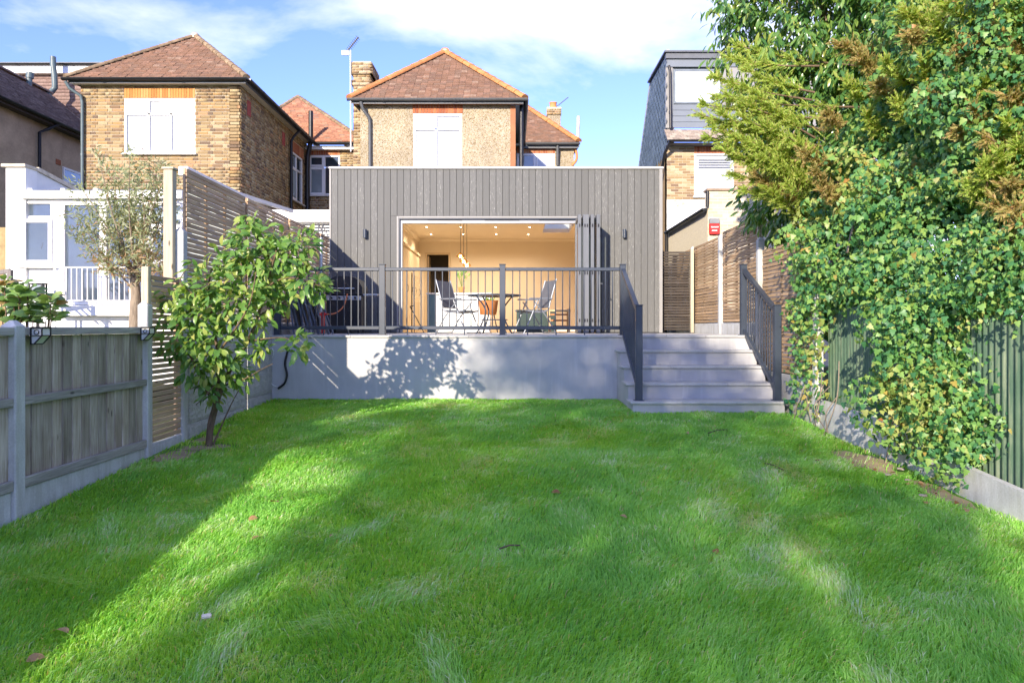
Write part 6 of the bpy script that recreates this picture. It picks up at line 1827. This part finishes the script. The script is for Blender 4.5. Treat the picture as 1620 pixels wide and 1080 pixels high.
# ------------------------------------------------------------------ grass blades and litter
def vnoise(x, y, s, seed):
    return np.array([mnoise.noise((a*s, b*s, seed)) for a, b in zip(x, y)])
def grass_mat():
    t = NT('grass_blade')
    at = t.n('ShaderNodeAttribute'); at.attribute_name = 'tone'
    c = t.ramp(at.outputs['Fac'], [(0,(.14,.38,.06)),(.35,(.24,.58,.09)),(.65,(.36,.70,.13)),(.85,(.50,.76,.28)),(.97,(.64,.78,.55)),(1,(.66,.58,.34))])
    t.set(c, .42, 0, .45)
    tr = t.n('ShaderNodeBsdfTranslucent'); t.l(t.mix(1, c, (1.7,1.25,.35), 'MULTIPLY'), tr.inputs[0])
    mx = t.n('ShaderNodeMixShader'); mx.inputs[0].default_value = .48
    t.l(t.b.outputs[0], mx.inputs[1]); t.l(tr.outputs[0], mx.inputs[2]); t.l(mx.outputs[0], t.out.inputs[0])
    return t.m
def make_grass():
    bx, by = [], []
    bands = [(1.6,2.6,1500),(2.6,3.6,9500),(3.6,4.6,8000),(4.6,5.8,6600),(5.8,7.2,5400),(7.2,9.0,4300),(9.0,11.05,3600)]
    for (a, b, den) in bands:
        hw = min(3.68, b*.72+.5)
        n = int((b-a)*(2*hw)*den)
        x = RNG.uniform(-hw, hw, n); y = RNG.uniform(a, b, n); bx.append(x); by.append(y)
    x = np.concatenate(bx); y = np.concatenate(by)
    keep = (x > -3.63) & (x < 3.69) & ~((x > 1.60) & (y > 9.60)) & (y < 11.05)
    # thin out over the bare soil patches
    for (sx, sy, rx, ry) in SOIL:
        q = ((x-sx)/(rx*1.15))**2+((y-sy)/(ry*1.15))**2
        keep &= ~((q < 1) & (RNG.random(len(x)) < .93))
    edge = np.minimum(x+3.63, 3.69-x)
    keep &= RNG.random(len(x)) < np.clip(.35+edge*2.5, .35, 1)
    x = x[keep]; y = y[keep]; n = len(x)
    # coarse fields on a grid, looked up per blade
    gx_ = np.linspace(-3.8, 3.8, 160); gy_ = np.linspace(1.4, 11.2, 200)
    GXX, GYY = np.meshgrid(gx_, gy_)
    def field(s, seed, s2=None, k2=0):
        f = vnoise(GXX.ravel(), GYY.ravel(), s, seed)
        if s2: f = f+k2*vnoise(GXX.ravel(), GYY.ravel(), s2, seed+9)
        return f.reshape(GXX.shape)
    ix = np.clip(((x+3.8)/7.6*159).round().astype(int), 0, 159); iy = np.clip(((y-1.4)/9.8*199).round().astype(int), 0, 199)
    f_tone = field(.9, 1, 3.1, .8)[iy, ix]; f_pale = field(1.5, 21, 4.2, .7)[iy, ix]; f_h = field(1.8, 31, 4.5, .6)[iy, ix]
    ang = field(.7, 41)[iy, ix]*3.0+field(2.5, 51)[iy, ix]*1.6
    h = (.046+.020*RNG.random(n)+.018*f_h).clip(.022, .11)
    lean = .35+.55*RNG.random(n)+.25*np.clip(f_pale, 0, 1)
    a = ang+RNG.normal(size=n)*.75
    # flattened, combed-over swathes; their pale sheen is painted into the blade tone
    sheen_k = np.zeros(n)
    for _ in range(70):
        cx_, cy_ = RNG.uniform(-3.3, 3.4), 2.6+8.2*RNG.random()**1.15; th = RNG.normal()*.6+1.2; la, lb = RNG.uniform(.12,.34), RNG.uniform(.05,.12)
        near = (np.abs(x-cx_) < .6) & (np.abs(y-cy_) < .6)
        u = (x-cx_)*math.cos(th)+(y-cy_)*math.sin(th); v = -(x-cx_)*math.sin(th)+(y-cy_)*math.cos(th)
        q = np.where(near, np.exp(-(u/la)**2-(v/lb)**2), 0)
        hit = q > RNG.random(n)*.9
        a = np.where(hit, th+math.pi*(_ % 2)+RNG.normal(size=n)*.3, a); lean = np.where(hit, .9+.35*RNG.random(n), lean); h = np.where(hit, h*1.3, h)
        sheen_k = np.maximum(sheen_k, np.where(hit, q, 0))
    dx_ = np.cos(a)*lean; dy_ = np.sin(a)*lean
    w = .0026+.0009*(y-3).clip(0, 8)*.55
    w *= .75+.5*RNG.random(n)
    fa = RNG.uniform(0, math.pi, n)
    wx, wy = np.cos(fa)*w, np.sin(fa)*w
    z = np.interp(y, GY, GZ)-.004
    V = np.zeros((n, 5, 3))
    V[:,0] = np.stack([x-wx, y-wy, z],1); V[:,1] = np.stack([x+wx, y+wy, z],1)
    mx_, my_, mz_ = x+dx_*h*.35, y+dy_*h*.35, z+h*.66
    V[:,2] = np.stack([mx_+wx*.8, my_+wy*.8, mz_],1); V[:,3] = np.stack([mx_-wx*.8, my_-wy*.8, mz_],1)
    V[:,4] = np.stack([x+dx_*h*1.05, y+dy_*h*1.05, z+h*(1.12-.45*lean)],1)
    base = (np.arange(n)*5)[:,None]
    T = np.concatenate([base+np.array([[0,1,2]]), base+np.array([[0,2,3]]), base+np.array([[3,2,4]])], 0)
    tone = .50+.27*f_tone+.15*RNG.normal(size=n)
    tone += np.where((f_pale > .22) & (RNG.random(n) < .45), .30, 0)
    tone += sheen_k*(.10+.22*RNG.random(n))
    dry = RNG.random(n) < .02
    tone = np.where(dry, 1.0, tone).clip(0, .96+.04*dry)
    me = npmesh('grass', V.reshape(-1,3), T, grass_mat(), False, {'tone': np.repeat(tone, 5)})
    tag(link('grass', me), 'short lush green lawn grass filling the garden', 'grass', kind='stuff')
make_grass()
M_fallen = leafmat('fallen_leaf', [(0,(.30,.13,.05)),(.4,(.40,.22,.09)),(.8,(.48,.32,.17))], .8, .2)
def on_lawn(px, py):
    a, b = 1.5, 12.0
    for _ in range(40):
        y = (a+b)/2; zz_ = EYE-(py-VPY)/F_PX*y
        if zz_ > g(y): a = y
        else: b = y
    x = (px-VPX)/F_PX*y
    return Vector((x, y, g(y)+lumps(x, y)+.035))
fp, ft = leaf_proto('oval')
def fallen(px, py, label, size=.075, mat=None):
    p = on_lawn(px, py)
    me = npmesh('fallen_leaf', fp*np.array([1,1.5,1.6]), ft, mat or M_fallen, True)
    mw = Matrix.Translation(p) @ Matrix.Rotation(random.uniform(0,6.28),4,'Z') @ Matrix.Rotation(random.uniform(-.5,.5),4,'X') @ Matrix.Rotation(random.uniform(-.4,.1),4,'Y') @ Matrix.Scale(size,4)
    tag(link('fallen_leaf', me, None, mw), label, 'leaf', 'fallen leaves on the lawn')
for (px, py, l) in ((108,1012,'long brown fallen leaf lying in the sunlit grass strip near the bottom corner'),(408,826,'brown fallen leaf at the edge of sunlit strip'),(440,802,'reddish fallen leaf inside the bright sunlit strip'),(521,858,'dark fallen leaf in shaded grass right of the sunlit strip'),(413,857,'small pale fallen leaf below the sunlit strip edge'),(872,784,'tan fallen leaf in mid lawn below the terrace'),(980,824,'brown fallen leaf cluster centre of lawn'),(1085,690,'orange fallen leaf near the foot of the steps'),(40,1058,'pale fallen leaf at the very bottom corner'),(365,690,'orange fallen leaf beside the tree trunk'),(1130,876,'small yellow fallen leaf on the plain right-hand lawn')):
    fallen(px, py, l, .06+.03*random.random())
for k in range(16):
    px, py = random.choice([(1250+random.uniform(0,330), 0), ]); yb = 665+(px-1250)*.40+random.uniform(8,50)
    fallen(px, yb, 'brown fallen leaf among litter along the foot of the ivy', .05+.03*random.random())
p = on_lawn(326,986)
m = MB(); m.bbox(-.022,.026,-.016,.016,-.006,.012,.006); tag(m.build('pebble', pm('pale_stone', (.62,.56,.46), .8, .15, 20), None, Matrix.Translation(p) @ Matrix.Rotation(.4,4,'Z')), 'small pale square stone lying in the foreground grass', 'stone')
for (a, b, l) in (((790,877),(822,872),'short dark twig in the middle of the lawn'),((1120,690),(1150,684),'thin twig in grass below the steps'),((1208,738),(1240,750),'long thin twig on lawn near the concrete board')):
    q0, q1 = on_lawn(*a), on_lawn(*b)
    m = MB(); m.tube([q0, q0.lerp(q1,.5)+Vector((0,0,.012)), q1], .006, 5); tag(m.build('twig', M_bark), l, 'twig', 'twigs on the lawn')
for (px, py, s) in ((1405,757,.03),(1436,765,.025),(1425,748,.035),(1460,790,.03)):
    p = on_lawn(px, py); m = MB(); m.lathe([(.0,-.5),(.7,-.35),(1,.05),(.75,.45),(.0,.6)], (0,0,0), 7); tag(m.build('rubble_stone', pm('dull_rubble', (.34,.30,.25), .95, .3, 12, bump=.6), None, Matrix.Translation(p) @ Matrix.Rotation(px,4,'Z') @ Matrix.Diagonal((s*1.3,s,s*.7,1))), 'broken concrete lump lying at the foot of the ivy', 'stone', 'rubble by the ivy')
